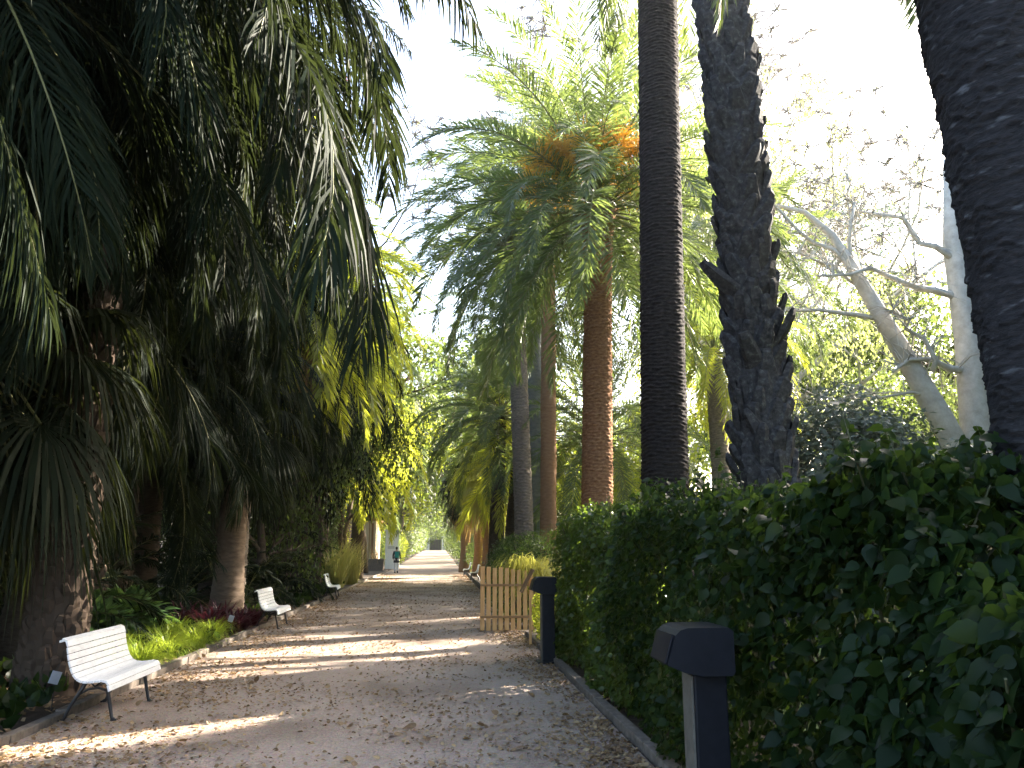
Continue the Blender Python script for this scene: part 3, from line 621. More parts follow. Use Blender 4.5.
def bush(name, loc, rad, mat, n, leaf, seed, label, cat, group=None, tmpl=LEAF_S, lump=.22):
    root = empty(name, loc, label, cat, group)
    o = obj("foliage", bush_mesh("foliage", mat, n, rad, leaf, seed, tmpl, lump), root, (0, 0, rad[2] * .95))
    rg = random.Random(seed); b = MB()
    for i in range(6):
        a = rg.random() * 6.28; q = rg.uniform(.2, .6)
        b.tube([(math.cos(a) * .08, math.sin(a) * .08, 0), (math.cos(a) * rad[0] * q * .5, math.sin(a) * rad[1] * q * .5, rad[2] * .7), (math.cos(a) * rad[0] * q, math.sin(a) * rad[1] * q, rad[2] * 1.4)], [.035, .025, .01], 5)
    b.build("stem", M['bark_tree'], root)
    return root

# the big hedge in front on the right
def hedge(y0, y1, leafmat, n, leaf, label, seed, x0=1.92, depth=1.15, h=2.06):
    rg = np.random.default_rng(seed)
    root = empty("hedge", (x0 + depth / 2, (y0 + y1) / 2, 0), label, "hedge", "hedges right of the path")
    y = rg.uniform(y0, y1, n); kind = rg.random(n)
    x = np.empty(n); z = np.empty(n); nx = np.zeros(n); nz_ = np.zeros(n)
    top = h + .10 * np.sin(y * 1.3 + seed) + .08 * np.sin(y * 3.7) + .05 * np.sin(y * 9.1)
    top = top - .62 * np.clip((3.35 - y) / .35, 0, 1)
    dep = rg.random(n) ** 2.2
    f = kind < .56                                                       # front face
    z[f] = rg.uniform(.02, 1, f.sum()) * top[f]; bulge = .10 * np.sin(y * 2.1 + z * 2.3) + .07 * np.sin(y * 5.3 - z * 4.1)
    x[f] = x0 - bulge[f] - .10 * np.sin(np.pi * z[f] / top[f]) + dep[f] * .55; nx[f] = -1; nz_[f] = .35
    t = (kind >= .56) & (kind < .86)                                    # top
    x[t] = x0 + rg.random(t.sum()) * depth; z[t] = top[t] - dep[t] * .4 + rg.normal(size=t.sum()) * .05; nx[t] = -.2; nz_[t] = 1
    b = kind >= .86
    x[b] = x0 + depth - dep[b] * .5; z[b] = rg.random(b.sum()) * top[b]; nx[b] = 1; nz_[b] = .3
    P = np.stack([x, y, z], 1)
    keep = vnoise(P * np.array([1, 1, 1]), seed + 3, 3.0) + rg.normal(size=n) * .25 > -.62 - .0 * z
    P = P[keep]; nrm = np.stack([nx, np.zeros(n), nz_], 1)[keep]; m = len(P)
    Nn = nrm + rg.normal(size=(m, 3)) * .6; D = np.stack([rg.normal(size=m) * .5 + nrm[:, 0] * .5, rg.normal(size=m) * .7, -.55 + rg.normal(size=m) * .35], 1)
    V, F = cloud(P - np.array(root.location), D, Nn, leaf * (np.interp(P[:, 1], [2, 4, 6], [.95, .95, .72]) if y0 < 5 else 1.0) * (.42 + .95 * rg.random(m) ** 1.4), LEAF)
    V0, F0 = V, F
    r2 = random.Random(seed); st = MB(); LV = []; tips = []
    yy = y0 + .2
    while yy < y1:
        xx = x0 + r2.uniform(.25, .85)
        p = [Vector((xx, yy, 0))]; 
        for k in range(4): p.append(p[-1] + Vector((r2.gauss(0, .13), r2.gauss(0, .16), h * (.24 if yy > 3.4 else .16))))
        st.tube([q - root.location for q in p], [.022, .018, .014, .009, .005], 5); yy += r2.uniform(.10, .2)
    st.build("stem", M['stalk'], root)
    # young shoots standing above the clipped top
    sh = MB(); PP = []; DD = []; SS = []
    for k in range(int((y1 - y0) * 5)):
        yy = r2.uniform(max(y0, 3.4), y1); xx = x0 + r2.uniform(.0, depth); L = r2.uniform(.12, .32) * (1.6 if r2.random() < .12 else 1)
        a = Vector((xx, yy, h - .08)); c = a + Vector((r2.gauss(0, .07), r2.gauss(0, .07), L + .1)); sh.tube([a - root.location, c - root.location], [.005, .002], 4)
        for j in range(int(6 + L * 18)):
            q = a.lerp(c, r2.uniform(.25, 1)); PP.append(q - root.location); DD.append((r2.gauss(0, 1), r2.gauss(0, 1), r2.uniform(-.5, .4))); SS.append(leaf * r2.uniform(.4, .85))
    V, F = cloud(np.array([tuple(p) for p in PP]), np.array(DD), np.tile([0, 0, 1.0], (len(PP), 1)) + np.random.default_rng(seed + 9).normal(size=(len(PP), 3)) * .3, np.array(SS), LEAF)
    k0 = len(V0); k1 = k0 + len(V)
    FF = F0 + [[i + k0 for i in f] for f in F]; ns = len(FF); FF += [[i + k1 for i in f] for f in sh.F]
    obj("foliage", mesh("foliage", V0.tolist() + V.tolist() + sh.V, FF, [leafmat, M['stalk']], mi=[0] * ns + [1] * len(sh.F), smooth=True), root)
    return root
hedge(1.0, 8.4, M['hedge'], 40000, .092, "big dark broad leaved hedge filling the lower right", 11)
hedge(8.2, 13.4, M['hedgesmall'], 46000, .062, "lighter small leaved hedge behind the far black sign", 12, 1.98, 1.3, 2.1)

# ---------------------------------------------------------------- trees
def grow(seed, H, spread=.5, levels=3, trunk_r=.3, nb=5, lean=(0, 0), first=.35, up=.35, wig=.12, tips_only=True):
    rg = random.Random(seed); b = MB(); tips = []
    def limb(p, d, L, r, lev, n):
        pts = [p.copy()]; k = 6 if lev == 0 else 4
        for i in range(k):
            d = (d + Vector((rg.gauss(0, wig), rg.gauss(0, wig), rg.gauss(0, wig * .6) + (up * .12 if lev else 0)))).normalized()
            pts.append(pts[-1] + d * L / k)
        rr = [r * (1 - .62 * i / k) for i in range(k + 1)]
        b.tube(pts, rr, 10 if lev == 0 else (6 if lev == 1 else 4), cap=lev < 2)
        if lev >= levels:
            tips.append(pts[-1]); tips.append(pts[-2]); return
        if lev >= levels - 1: tips.append(pts[-1])
        m = n if lev else n + 3
        for j in range(m):
            t = rg.uniform(first if lev == 0 else .3, 1.0) * k; i = min(k - 1, int(t)); q = pts[i].lerp(pts[i + 1], t - i)
            a = rg.random() * 6.28 if lev else j * R(GA) + rg.uniform(-.3, .3)
            ax = (pts[i + 1] - pts[i]).normalized(); o = ax.orthogonal().normalized(); o.rotate(Matrix.Rotation(a, 3, ax))
            dd = (ax * (1 - spread) + o * spread + Vector((0, 0, up * .5))).normalized()
            limb(q, dd, L * rg.uniform(.42, .62), rr[i] * .62, lev + 1, n)
    limb(Vector((0, 0, 0)), Vector((lean[0], lean[1], 1)).normalized(), H * .72, trunk_r, 0, nb)
    return b, tips

def foliage(tips, mat, n, clump, leaf, seed, hang=0.0, name="crown", tmpl=LEAF_S):
    rg = np.random.default_rng(seed); T = np.array([tuple(t) for t in tips]); idx = rg.integers(0, len(T), n)
    cl = clump * rg.uniform(.5, 1.4, len(T))
    d = rg.normal(size=(n, 3)); d /= np.linalg.norm(d, axis=1, keepdims=True); rr = rg.random(n) ** .5
    P = T[idx] + d * (rr * cl[idx])[:, None] * np.array([1, 1, .7])
    if hang: P[:, 2] -= rg.random(n) * hang * (.4 + rg.random(len(T))[idx])
    Nn = d * .6 + np.array([0, 0, .6]) + rg.normal(size=(n, 3)) * .4; D = rg.normal(size=(n, 3)) * (1 - .6 * bool(hang)) + np.array([0, 0, -.4 - (1.2 if hang else 0)])
    V, F = cloud(P, D, Nn, leaf * rg.uniform(.6, 1.3, n), tmpl)
    return mesh(name, V, F, mat)

def tree(name, loc, label, seed, H, mat, n=9000, clump=1.1, leaf=.16, bark='bark_tree', group=None, cat="tree", hang=0.0, **kw):
    root = empty(name, loc, label, cat, group)
    b, tips = grow(seed, H, **kw)
    obj("trunk", b.mesh("trunk", M[bark], True), root)
    if n: obj("crown", foliage(tips, mat, n, clump, leaf, seed + 1, hang), root)
    return root

# evergreen trees along the right; those out of view are added to shade the path
EG = "broad evergreen trees on the right"
ev1 = tree("evergreen_tree", (13.5, 7.0, 0), "broad dense evergreen added for shade outside the frame, right of the massive dark trunk", 201, 11.5, M['broad'], 15000, 1.35, .24, group=EG, spread=.62, first=.12, nb=5, trunk_r=.34)
ev2 = tree("evergreen_tree", (22.5, 14.0, 0), "broad dense evergreen added for shade, out of view beyond the hedge", 202, 13.5, M['broad'], 16000, 1.5, .26, group=EG, spread=.6, first=.15, nb=5, trunk_r=.36)
for i, (src, x, y, s, rz, lab) in enumerate([(ev1, 11.5, 2.0, 1.0, 2.1, "dense evergreen added for shade beside the camera on the right, first of the row"), (ev2, 17.5, 12.5, .95, 1.0, "dense evergreen added for shade, out of view past the massive dark trunk"),
        (ev2, 30, 36, 1.3, 4.0, "tall evergreen in the far right background behind bare twigs"),
        (ev1, 21.5, 46, 1.2, 5.0, "evergreen far behind the grey green shrub"), (ev2, 14.5, 74, 1.2, .4, "evergreen far right beyond the yellow green palm"), (ev1, 34, 54, 1.4, .8, "evergreen at the back of the lawn on the right")]):
    c = copy_tree(src); c.location = (x, y, gz(y)); c.rotation_euler[2] = rz; c.scale = (s,) * 3; c["label"] = lab

# added row of unseen slim evergreens; the gaps let sun stripe the path
def shade_cypress(loc, label, seed, H, r):
    root = empty("shade_cypress", loc, label, "shade_cypress", "unseen slim evergreens added to stripe the path with sun")
    rg = np.random.default_rng(seed); n = 15000; t = rg.random(n) ** .8; a = rg.uniform(0, 6.283, n)
    rr = r * np.sqrt(np.clip(np.sin(np.pi * np.clip(t * .86 + .12, 0, 1)), 0, 1)) * (1 - .45 * rg.random(n) ** 2) * (1 + .10 * np.sin(a * 5 + t * 20))
    P = np.stack([rr * np.cos(a), rr * np.sin(a), .2 + t * H], 1); d = np.stack([np.cos(a), np.sin(a), a * 0 + .3], 1)
    V, F = cloud(P, d * .5 + np.array([0, 0, 1.0]) + rg.normal(size=d.shape) * .4, d + rg.normal(size=d.shape) * .4, .3 * rg.uniform(.6, 1.3, n), LEAF_S)
    obj("crown", mesh("crown", V, F, M['broad']), root)
    b = MB(); b.tube([(0, 0, 0), (0, 0, H * .5), (0, 0, H * .97)], [.2, .14, .03], 8); b.build("trunk", M['bark_tree'], root)
    return root
def sunward(u, s):
    a = R(SUN_AZ); return (math.sin(a) * s - math.cos(a) * u, math.cos(a) * s + math.sin(a) * u, 0)
cp = shade_cypress(sunward(9.8, 27), "unseen slim evergreen added to block sun, nearest the massive dark trunk", 1201, 17, 1.3)
for i, (u, lab) in enumerate([(6.72, "slim evergreen added to block sun just outside the right edge, first past the massive trunk"), (4.2, "slim evergreen added to block sun outside the right edge, second past the massive trunk"), (1.6, "slim evergreen added to block sun outside the right edge, third past the massive trunk"), (-1.0, "slim evergreen added to block sun outside the right edge, last of the row")]):
    c = copy_tree(cp); c.location = sunward(u, 27); c.rotation_euler[2] = i + 1; c["label"] = lab

# pale bare trees and hanging foliage in the right background
def bare_tree(loc, label, seed, H, bark, twigs, lean=(0, 0), tr=.3, mat=None, n=0, first=.3, **kw):
    root = empty("bare_tree", loc, label, "bare tree", "pale bare trees beyond the hedge")
    b, tips = grow(seed, H, .55, 3, tr, 5, lean, first, .3, .2)
    obj("trunk", b.mesh("trunk", M[bark], True), root)
    rg = random.Random(seed); t = MB()
    for q in tips:
        for k in range(twigs):
            d = Vector((rg.gauss(0, 1), rg.gauss(0, 1), rg.gauss(.1, .7))).normalized(); L = rg.uniform(.5, 1.3)
            m_ = q + d * L * .5 + Vector((rg.gauss(0, .1), rg.gauss(0, .1), rg.gauss(0, .1)))
            t.tube([q, m_, q + d * L + Vector((0, 0, -.15 * L))], [.028, .021, .010], 3, cap=False)
    t.build("twigs", M['twig'], root)
    if mat: obj("crown", foliage(tips, mat, n, .5, .10, seed + 3), root)
    return root
bare_tree((16.4, 31.2, 0), "pale bare tree with a haze of fine twigs behind the hedge", 301, 33, 'bark_pale', 20, (.02, 0), .42, M['willow'], 7000)
bare_tree((15.2, 36.5, 0), "second pale twiggy tree further back, nearer the jagged trunk", 305, 34, 'bark_pale', 16, (-.06, 0), .36, M['willow'], 9000)

# the pale trunk with its big leaning limb
root = empty("leaning_tree", (15.9, 22.0, 0), "pale tree with a thick limb leaning left and a trunk behind the massive one", "tree")
b = MB()
b.tube([(0, 0, 0), (-.05, 0, 2.5), (0, 0, 5), (.15, .1, 8), (.1, .2, 11), (.3, .2, 14)], [.62, .50, .45, .38, .3, .15], 14)
b.build("trunk", M['bark_pale'], root, True)
b = MB()
b.tube([(-.05, -.1, 2.6), (-.55, -.2, 3.8), (-1.2, -.2, 5.4), (-2.2, -.1, 7.6), (-3.3, 0, 9.9), (-3.9, .1, 11.2), (-4.7, .2, 12.0), (-5.8, .3, 12.3)], [.42, .40, .36, .29, .2, .13, .08, .03], 12)
b.build("leaning_limb", M['bark_pale'], root, True)
rg = random.Random(9)
for k, (p, q, r_) in enumerate([((.05, 0, 6.8), (-2.6, -.6, 6.9), .14), ((-1.6, -.6, 6.75), (-2.7, -.8, 8.6), .09), ((.05, .1, 9.3), (-4.6, -.4, 9.6), .13), ((.1, .1, 10.5), (-3.2, .3, 12.2), .12), ((-2.6, 0, 8.5), (-6.4, .4, 8.7), .09), ((-3.4, 0, 10), (-6.6, .2, 12.4), .08), ((-1.5, -.2, 6.1), (-5.6, -.1, 5.8), .05), ((-3.4, 0, 10.2), (-3.2, .2, 13.4), .08), ((-3.0, 0, 9.4), (-5.8, .4, 10.6), .06)]):
    b = MB(); p = Vector(p); q = Vector(q); pts = [p.lerp(q, t / 6) + Vector((rg.gauss(0, .1), rg.gauss(0, .1), rg.gauss(0, .14) + .35 * math.sin(t / 6 * 3.1))) * (0 < t) for t in range(7)]
    b.tube(pts, [r_ * (1 - .12 * t) for t in range(7)], 7)
    for m_ in range(40):
        t = rg.uniform(1.2, 6); i = min(5, int(t)); s0 = pts[i].lerp(pts[i + 1], t - i); d = Vector((rg.gauss(-.2, .8), rg.gauss(0, .8), rg.gauss(.1, .8))).normalized(); L = rg.uniform(.5, 1.6)
        b.tube([s0, s0 + d * L * .5 + Vector((0, 0, .08)), s0 + d * L - Vector((0, 0, .1))], [.022, .016, .007], 4, cap=False)
    b.build("branch", M['bark_pale'], root, True)

def willow(loc, label, seed, H, n, mat='willow'):
    return tree("weeping_tree", loc, label, seed, H, M[mat], n, .9, .17, 'bark_pale', "hanging pale foliage trees", "weeping tree", 2.6, spread=.6, first=.3, nb=4, trunk_r=.26)
willow((18.8, 38.0, 0), "pale green weeping tree just left of the massive dark trunk", 401, 24, 17000)
willow((15.0, 36.0, 0), "pale green weeping tree straight behind the leaning limb", 402, 24, 17000)
willow((12.2, 37.5, 0), "yellowish weeping tree behind the jagged dark trunk", 403, 11, 11000, 'lime')
willow((9.6, 42.5, 0), "yellowish weeping tree right of the orange brown trunk", 404, 11.5, 11000, 'lime')
tree("conifer", (23.5, 51, 0), "blue green conifer top rising behind the twiggy tree", 405, 24, M['conifer'], 9000, 1.5, .3, cat="conifer", spread=.45, first=.3)

bush("shrub", (9.9, 18.2, 0), (1.9, 1.6, 2.65), M['greygreen'], 22000, .16, 501, "large rounded grey green shrub behind the hedge", "shrub", "shrubs on the lawn", lump=.3)
bush("shrub", (11.9, 17.4, 0), (1.2, 1.2, 2.0), M['greygreen'], 12000, .13, 502, "smaller grey green shrub under the leaning limb", "shrub", "shrubs on the lawn", lump=.3)
bush("shrub", (7.6, 33.0, 0), (2.4, 2.0, 2.6), M['lime'], 7000, .17, 503, "glowing yellow green shrub between the orange and ringed trunks", "shrub", "shrubs on the lawn", lump=.35)
bush("shrub", (6.2, 39.0, 0), (2.2, 2.0, 2.2), M['lime'], 6000, .18, 504, "yellow green shrub right behind the orange brown trunk", "shrub", "shrubs on the lawn", lump=.35)
bush("shrub", (5.3, 27.5, 0), (1.0, 1.2, 1.3), M['broad'], 4000, .12, 505, "dark low shrub left of the orange brown trunk", "shrub", "shrubs on the lawn")
bush("shrub", (14.5, 29.5, 0), (2.2, 2.0, 2.4), M['willow'], 6000, .18, 506, "pale shrub at the foot of the twiggy tree", "shrub", "shrubs on the lawn", lump=.35)

# bushes behind and beyond the fence
EB = "bushes along the right of the path"
bush("clipped_bush", (1.98, 19.3, 0), (.9, 1.2, 1.06), M['hedge'], 13000, .05, 511, "dark clipped bush showing over the picket fence", "bush", EB, lump=.10)
# plume of pale arching leaves over the fence
def tuft_mesh(name, mat, n, L, w, seed, spread=.8, droop=.9):
    rg = np.random.default_rng(seed); V = []; F = []
    for k in range(n):
        az = rg.uniform(0, 6.283); tilt = abs(rg.normal()) * spread; ln = L * rg.uniform(.55, 1.15); r0 = L * .22 * rg.random() ** .5
        p = np.array([math.cos(az + rg.normal()) * r0, math.sin(az + rg.normal()) * r0, 0]); h = np.array([math.cos(az), math.sin(az), 0]); sdv = np.array([-math.sin(az), math.cos(az), 0]); b = len(V)
        for i in range(5):
            t = i / 4; a = min(2.6, tilt + droop * t * t * 1.4)
            if i: p = p + (h * math.sin(a) + np.array([0, 0, math.cos(a)])) * ln / 4
            ww = w * (1 - t ** 2) * .5 + .0006
            V += [tuple(p - sdv * ww), tuple(p + sdv * ww)]
        F += [(b + 2 * i, b + 2 * i + 1, b + 2 * i + 3, b + 2 * i + 2) for i in range(4)]
    return mesh(name, V, F, mat)
o = obj("arching_shrub", bush_mesh("arching_shrub", M['lime'], 6500, (.42, .75, .62), .075, 521, BLADE if False else LEAF_S, .3), None, (2.1, 18.2, 1.62))
o.data = tuft_mesh("arching_shrub", M['plume'], 1500, 1.12, .015, 522, .7, 1.7); o.location = (2.02, 17.65, .98)
tag(o, "bright yellow arching plumes spilling over the right end of the fence", "shrub", EB)
o = obj("golden_shrub", bush_mesh("golden_shrub", M['lime'], 4500, (.34, .8, .55), .05, 523, LEAF_S, .3), None, (2.06, 14.9, .52)); tag(o, "low golden shrub between the stake sign and the hedge", "shrub", EB)
for i, (x, y, r_, mt, nn, lf, lab) in enumerate([(3.2, 24.0, (1.1, 1.8, 1.15), 'hedgesmall', 8000, .065, "low green bush behind the clipped one"), (3.1, 30.5, (1.0, 2.2, 1.2), 'broad', 6500, .085, "green bush between the clipped bush and the nearer far bench"),
        (3.2, 37.5, (.95, 2.4, 1.15), 'greygreen', 6500, .08, "pale greyish bush before the nearer right bench"), (3.5, 47.0, (1.0, 2.0, 1.2), 'lime', 5000, .1, "yellowish bush behind the two right benches"),
        (2.9, 54.5, (1.1, 2.6, 1.3), 'broad', 5500, .11, "dark green bush just past the two right benches"), (2.9, 63.0, (1.3, 3.4, 1.5), 'broad', 5500, .13, "dark green bush further down the right"), (3.0, 74.0, (1.5, 4.5, 1.8), 'broad', 5500, .16, "distant dark bush narrowing the path on the right"),
        (3.2, 92.0, (1.7, 7.0, 2.0), 'broad', 5500, .2, "most distant bush on the right of the path")]):
    bush("bush", (x, y, gz(y)), r_, M[mt], nn, lf, 530 + i, lab, "bush", EB)
fb = bush("bush", (3.5, 112, gz(112)), (2.2, 8.0, 2.6), M['broad'], 8000, .24, 547, "far dark bush on the right, first of the tall ones before the gate", "bush", EB)
for i, (x, y, rz, sc_) in enumerate([(3.7, 132, 1.0, 1.1), (3.8, 155, 0, 1.2), (4.0, 182, 3.1, 1.35), (-5.8, 116, 3.1, 1.1), (-5.9, 140, 0, 1.2), (-6.0, 165, 3.1, 1.3), (-6.0, 190, 0, 1.4), (-6.4, 208, .3, 1.5), (4.6, 207, .2, 1.45), (-2.6, 222, .2, 1.9), (1.6, 224, 3.0, 2.1)]):
    c = copy_tree(fb); c.location = (x, y, gz(y)); c.rotation_euler[2] = 0 if rz < 2 else math.pi; c.scale = (sc_,) * 3
    c["label"] = ["far dark bush on the right, second of the tall ones before the gate", "far dark bush on the right, third of the tall ones before the gate", "far dark bush on the right, fourth of the tall ones before the gate", "far dark bush on the left, first of the tall ones before the gate", "far dark bush on the left, second of the tall ones before the gate", "far dark bush on the left, third of the tall ones before the gate", "far dark bush on the left, fourth of the tall ones before the gate", "far dark bush hiding the wall left of the gate", "far dark bush hiding the wall right of the gate", "dark greenery rising just behind the end gate, left half", "dark greenery rising just behind the end gate, right half"][i]
LB = "bushes along the left of the path"
for i, (x, y, r_, mt, nn, lf, lab) in enumerate([(-7.5, 27.0, (1.7, 3.0, 2.3), 'broad', 8000, .11, "dark bush behind the second bench's young palm"), (-5.9, 37.0, (1.4, 2.6, 2.4), 'broad', 8000, .11, "dark leafy bush between third bench and the reeds"),
        (-9.6, 15.0, (2.2, 4.0, 3.0), 'broad', 8000, .15, "deep shade bush behind the drooping palms"), (-10.5, 24.0, (2.4, 4.2, 3.4), 'broad', 8000, .16, "big dark bush behind the brown fan palm trunk"), (-9.6, 35.0, (2.4, 5.0, 3.4), 'broad', 8000, .16, "big dark bush behind the third bench"), (-12.0, 9.0, (2.4, 4.0, 3.0), 'broad', 8000, .16, "dark bush at the left edge"),
        (-6.6, 46.0, (1.6, 3.0, 2.2), 'lime', 6000, .12, "sunlit bush behind the reeds"), (-4.9, 74.0, (1.5, 3.0, 1.6), 'broad', 5500, .13, "dark round bush just past the white board"), (-4.6, 82.0, (1.4, 3.4, 1.9), 'lime', 5500, .15, "yellow green bush past the white board"), (-5.0, 96.0, (1.7, 7.0, 2.1), 'broad', 5500, .2, "most distant bush on the left of the path")]):
    bush("bush", (x, y, gz(y)), r_, M[mt], nn, lf, 560 + i, lab, "bush", LB)

# broadleaf trees closing the avenue
AT = "leafy trees closing the avenue"
at1 = tree("broadleaf_tree", (-9.5, 45, 0), "dense leafy tree left of the reeds", 601, 13, M['broad'], 13000, 1.3, .24, group=AT, spread=.6, first=.15, nb=5)
at2 = tree("broadleaf_tree", (-8.5, 62, 0), "light green leafy tree over the cream building", 602, 12.5, M['lime'], 11000, 1.3, .24, group=AT, spread=.6, first=.15, nb=5)
for i, (src, x, y, s, rz, lab) in enumerate([(at1, -13, 31, 1.2, 1.0, "leafy tree far back on the left behind high palm"), (at1, -14, 18, 1.1, 2.2, "leafy tree in the left background behind tall drooping palm"), (at1, -8.0, 80, 1.1, .6, "leafy tree past the cream building on the left"), (at2, -8.5, 98, 1.1, 2.0, "light green tree further past the building"),
        (at1, 7.5, 84, 1.05, 3.3, "leafy tree on the right beyond all benches"), (at1, 7.8, 104, 1.2, 4.2, "leafy tree on the right far down the avenue"), (at1, -8.5, 124, 1.3, 5.0, "leafy tree on the left near the avenue's end"), (at2, 8.5, 130, 1.3, 1.4, "light tree on the right near the avenue's end"), (at1, -9, 156, 1.4, 1.9, "leafy tree left before the end gate"), (at1, 9, 160, 1.4, 2.8, "leafy tree right before the end gate"),
        (at1, -6.5, 232, 1.9, .2, "tall leafy tree behind the end gate on the left"), (at1, 7, 236, 1.9, 3.9, "tall leafy tree behind the end gate on the right"), (at1, -.5, 226, 1.8, 2.4, "leafy tree directly behind the end gate"), (at1, -19, 10, 1.3, 2.9, "leafy tree beyond the left edge of the picture"), (at1, -20, 45, 1.5, 3.7, "leafy tree deep in the left background")]):
    c = copy_tree(src); c.location = (x, y, gz(y)); c.rotation_euler[2] = rz; c.scale = (s,) * 3; c["label"] = lab
for i, (x, y, H, mt, lab) in enumerate([(-5.6, 26.0, 8.5, 'broad', "dark tree with hanging leaves between second and third bench"), (-5.0, 34.5, 9.0, 'broad', "dark tree with hanging leaves just past the third bench"), (-4.9, 43.5, 11.0, 'lime', "sunlit tree with hanging leaves over the reeds")]):
    tree("hanging_tree", (x, y, 0), lab, 620 + i, H, M[mt], 11000, .8, .15, group="hanging leaved trees on the left", hang=1.6, spread=.62, first=.12, nb=5, trunk_r=.16)
for i, (src, x, y, sc_, rz, lab) in enumerate([(at1, -5.2, 57, 1.25, .9, "tall leafy tree arching over the path before the white board"), (at1, 4.9, 70, 1.5, 2.3, "tall leafy tree arching over the path beyond the right benches"), (at2, -4.6, 90, 1.5, 4.4, "light leafy tree arching over the far path"), (at1, 4.4, 112, 1.6, 5.4, "leafy tree arching over the farthest path"), (at1, 3.7, 95, 1.35, 2.9, "dark leafy tree right of the far path, between the two arching ones"), (at1, -5.4, 108, 1.4, .3, "dark leafy tree left of the far path past the light arching one"), (at1, 3.4, 128, 1.4, 4.0, "dark leafy tree right of the farthest path"), (at1, -5.3, 142, 1.45, 1.5, "dark leafy tree left of the farthest path"), (at1, 3.6, 172, 1.5, 5.1, "last dark leafy tree on the right before the gate"), (at1, -5.6, 182, 1.5, 3.6, "last dark leafy tree on the left before the gate"), (at1, -6.5, 50, 1.5, 3.1, "tall dark leafy tree behind the lime green one on the left")]):
    c = copy_tree(src); c.location = (x, y, gz(y)); c.rotation_euler[2] = rz; c.scale = (sc_,) * 3; c["label"] = lab
fw = tree("broadleaf_tree", (45, 75, .1), "tree of the background row, nearest to the conifer", 603, 15, M['broad'], 7000, 1.6, .42, group="background row of trees beyond the lawn", spread=.6, first=.1, nb=4)
for i, (x, y, s, rz) in enumerate([(58, 62, 1.1, 1), (34, 88, 1.1, 2), (24, 98, 1.1, 3), (66, 46, 1.2, 4), (46, 40, 1.0, 5)]):
    c = copy_tree(fw); c.location = (x, y, gz(y)); c.rotation_euler[2] = rz; c.scale = (s,) * 3
    c["label"] = ["tree of the background row, behind the second evergreen", "tree of the background row, right of the farthest evergreen", "tree of the background row, closest to the avenue", "tree of the background row, farthest to the right", "tree of the background row, nearest to the twiggy trees"][i]

# bare branches high up in the middle with a few red flowers
root = empty("bare_tree", (-6.2, 36.0, 0), "thin bare tree with dark twigs and red blossom above the path", "bare tree")
b, tips = grow(711, 24, .5, 3, .2, 4, (.16, 0), .5, .3, .2)
obj("trunk", b.mesh("trunk", M['bark_tree'], True), root)
rg_ = np.random.default_rng(5); sel = [tips[i] for i in rg_.choice(len(tips), 8, replace=False)]
obj("blossom", foliage(sel, M['redflower'], 160, .35, .12, 712, name="blossom"), root)

# ---------------------------------------------------------------- bed plants, left
def leafy(name, loc, label, cat, group, mat, n, L, w, seed, s=1.0, spread=.75, droop=.7):
    root = empty(name, loc, label, cat, group)
    obj("leaves", tuft_mesh("leaves", mat, n, L, w, seed, spread, droop), root); root.scale = (s,) * 3
    return root
for i, (x, y, s, lab) in enumerate([(-4.25, 13.5, 1.0, "yellow green grass tuft nearest to the first bench"), (-4.65, 14.3, 1.1, "yellow green grass tuft in front of the broad leaved plants"), (-4.2, 14.8, 1.0, "yellow green grass tuft at the path edge, middle of the clump"), (-4.75, 15.4, 1.1, "yellow green grass tuft at the back of the clump"), (-4.25, 16.0, .95, "yellow green grass tuft closest to the burgundy plants"), (-5.2, 14.6, 1.0, "yellow green grass tuft deepest in the bed"), (-4.3, 12.5, 1.0, "yellow green grass tuft just behind the first bench's far end"), (-4.85, 13.2, 1.1, "yellow green grass tuft beside the thick scaly palm")]):
    o = obj("grass_tuft", tuft_mesh("grass_tuft", M['grass'], 520, .62, .012, 740 + i, .62, 1.1), None, (x, y, 0), (0, 0, i), s); tag(o, lab, "grass", "striped grass tufts in the left bed")
for i, (x, y, s, lab) in enumerate([(-5.75, 12.7, .9, "green broad leaved plant behind the first bench, nearest the scaly palm"), (-5.55, 13.9, .9, "green broad leaved plant behind the grass tufts"), (-5.6, 15.4, 1.05, "green broad leaved plant between grass and burgundy plants"), (-6.1, 14.2, 1.0, "green broad leaved plant deepest in shade")]):
    P, d, rg = shell_leaves(420, (.62, .62, .55), 760 + i, .2, .5, -.2)
    V, F = cloud(P + np.array([0, 0, .3]), d + np.array([0, 0, -.3]), d * .3 + np.array([0, 0, 1.0]) + rg.normal(size=d.shape) * .25, .2 * rg.uniform(.7, 1.3, len(P)), LEAF)
    r_ = empty("broad_leaved_plant", (x, y, 0), lab, "plant", "broad leaved plants in the left bed")
    obj("leaves", mesh("leaves", V, F, M['plant']), r_); b = MB()
    for k in range(14): a = k * 2.4; b.tube([(0, 0, 0), (math.cos(a) * .2, math.sin(a) * .2, .35), (math.cos(a) * .42, math.sin(a) * .42, .55)], .006, 4)
    b.build("stem", M['stalk'], r_); r_.scale = (s,) * 3
for i, (x, y, s, lab) in enumerate([(-4.15, 17.4, .9, "burgundy leaved plant in front of the second bench's back"), (-4.6, 17.0, 1.0, "burgundy leaved plant next to the yellow grass"), (-4.7, 18.3, 1.05, "burgundy leaved plant at the foot of the brown trunk"), (-5.3, 17.7, 1.1, "burgundy leaved plant left of the brown trunk"), (-4.2, 19.0, .9, "burgundy leaved plant directly behind the second bench")]):
    leafy("burgundy_plant", (x, y, 0), lab, "plant", "burgundy plants in the left bed", M['burgundy'], 200, .72, .045, 770 + i, s, .7, .8)
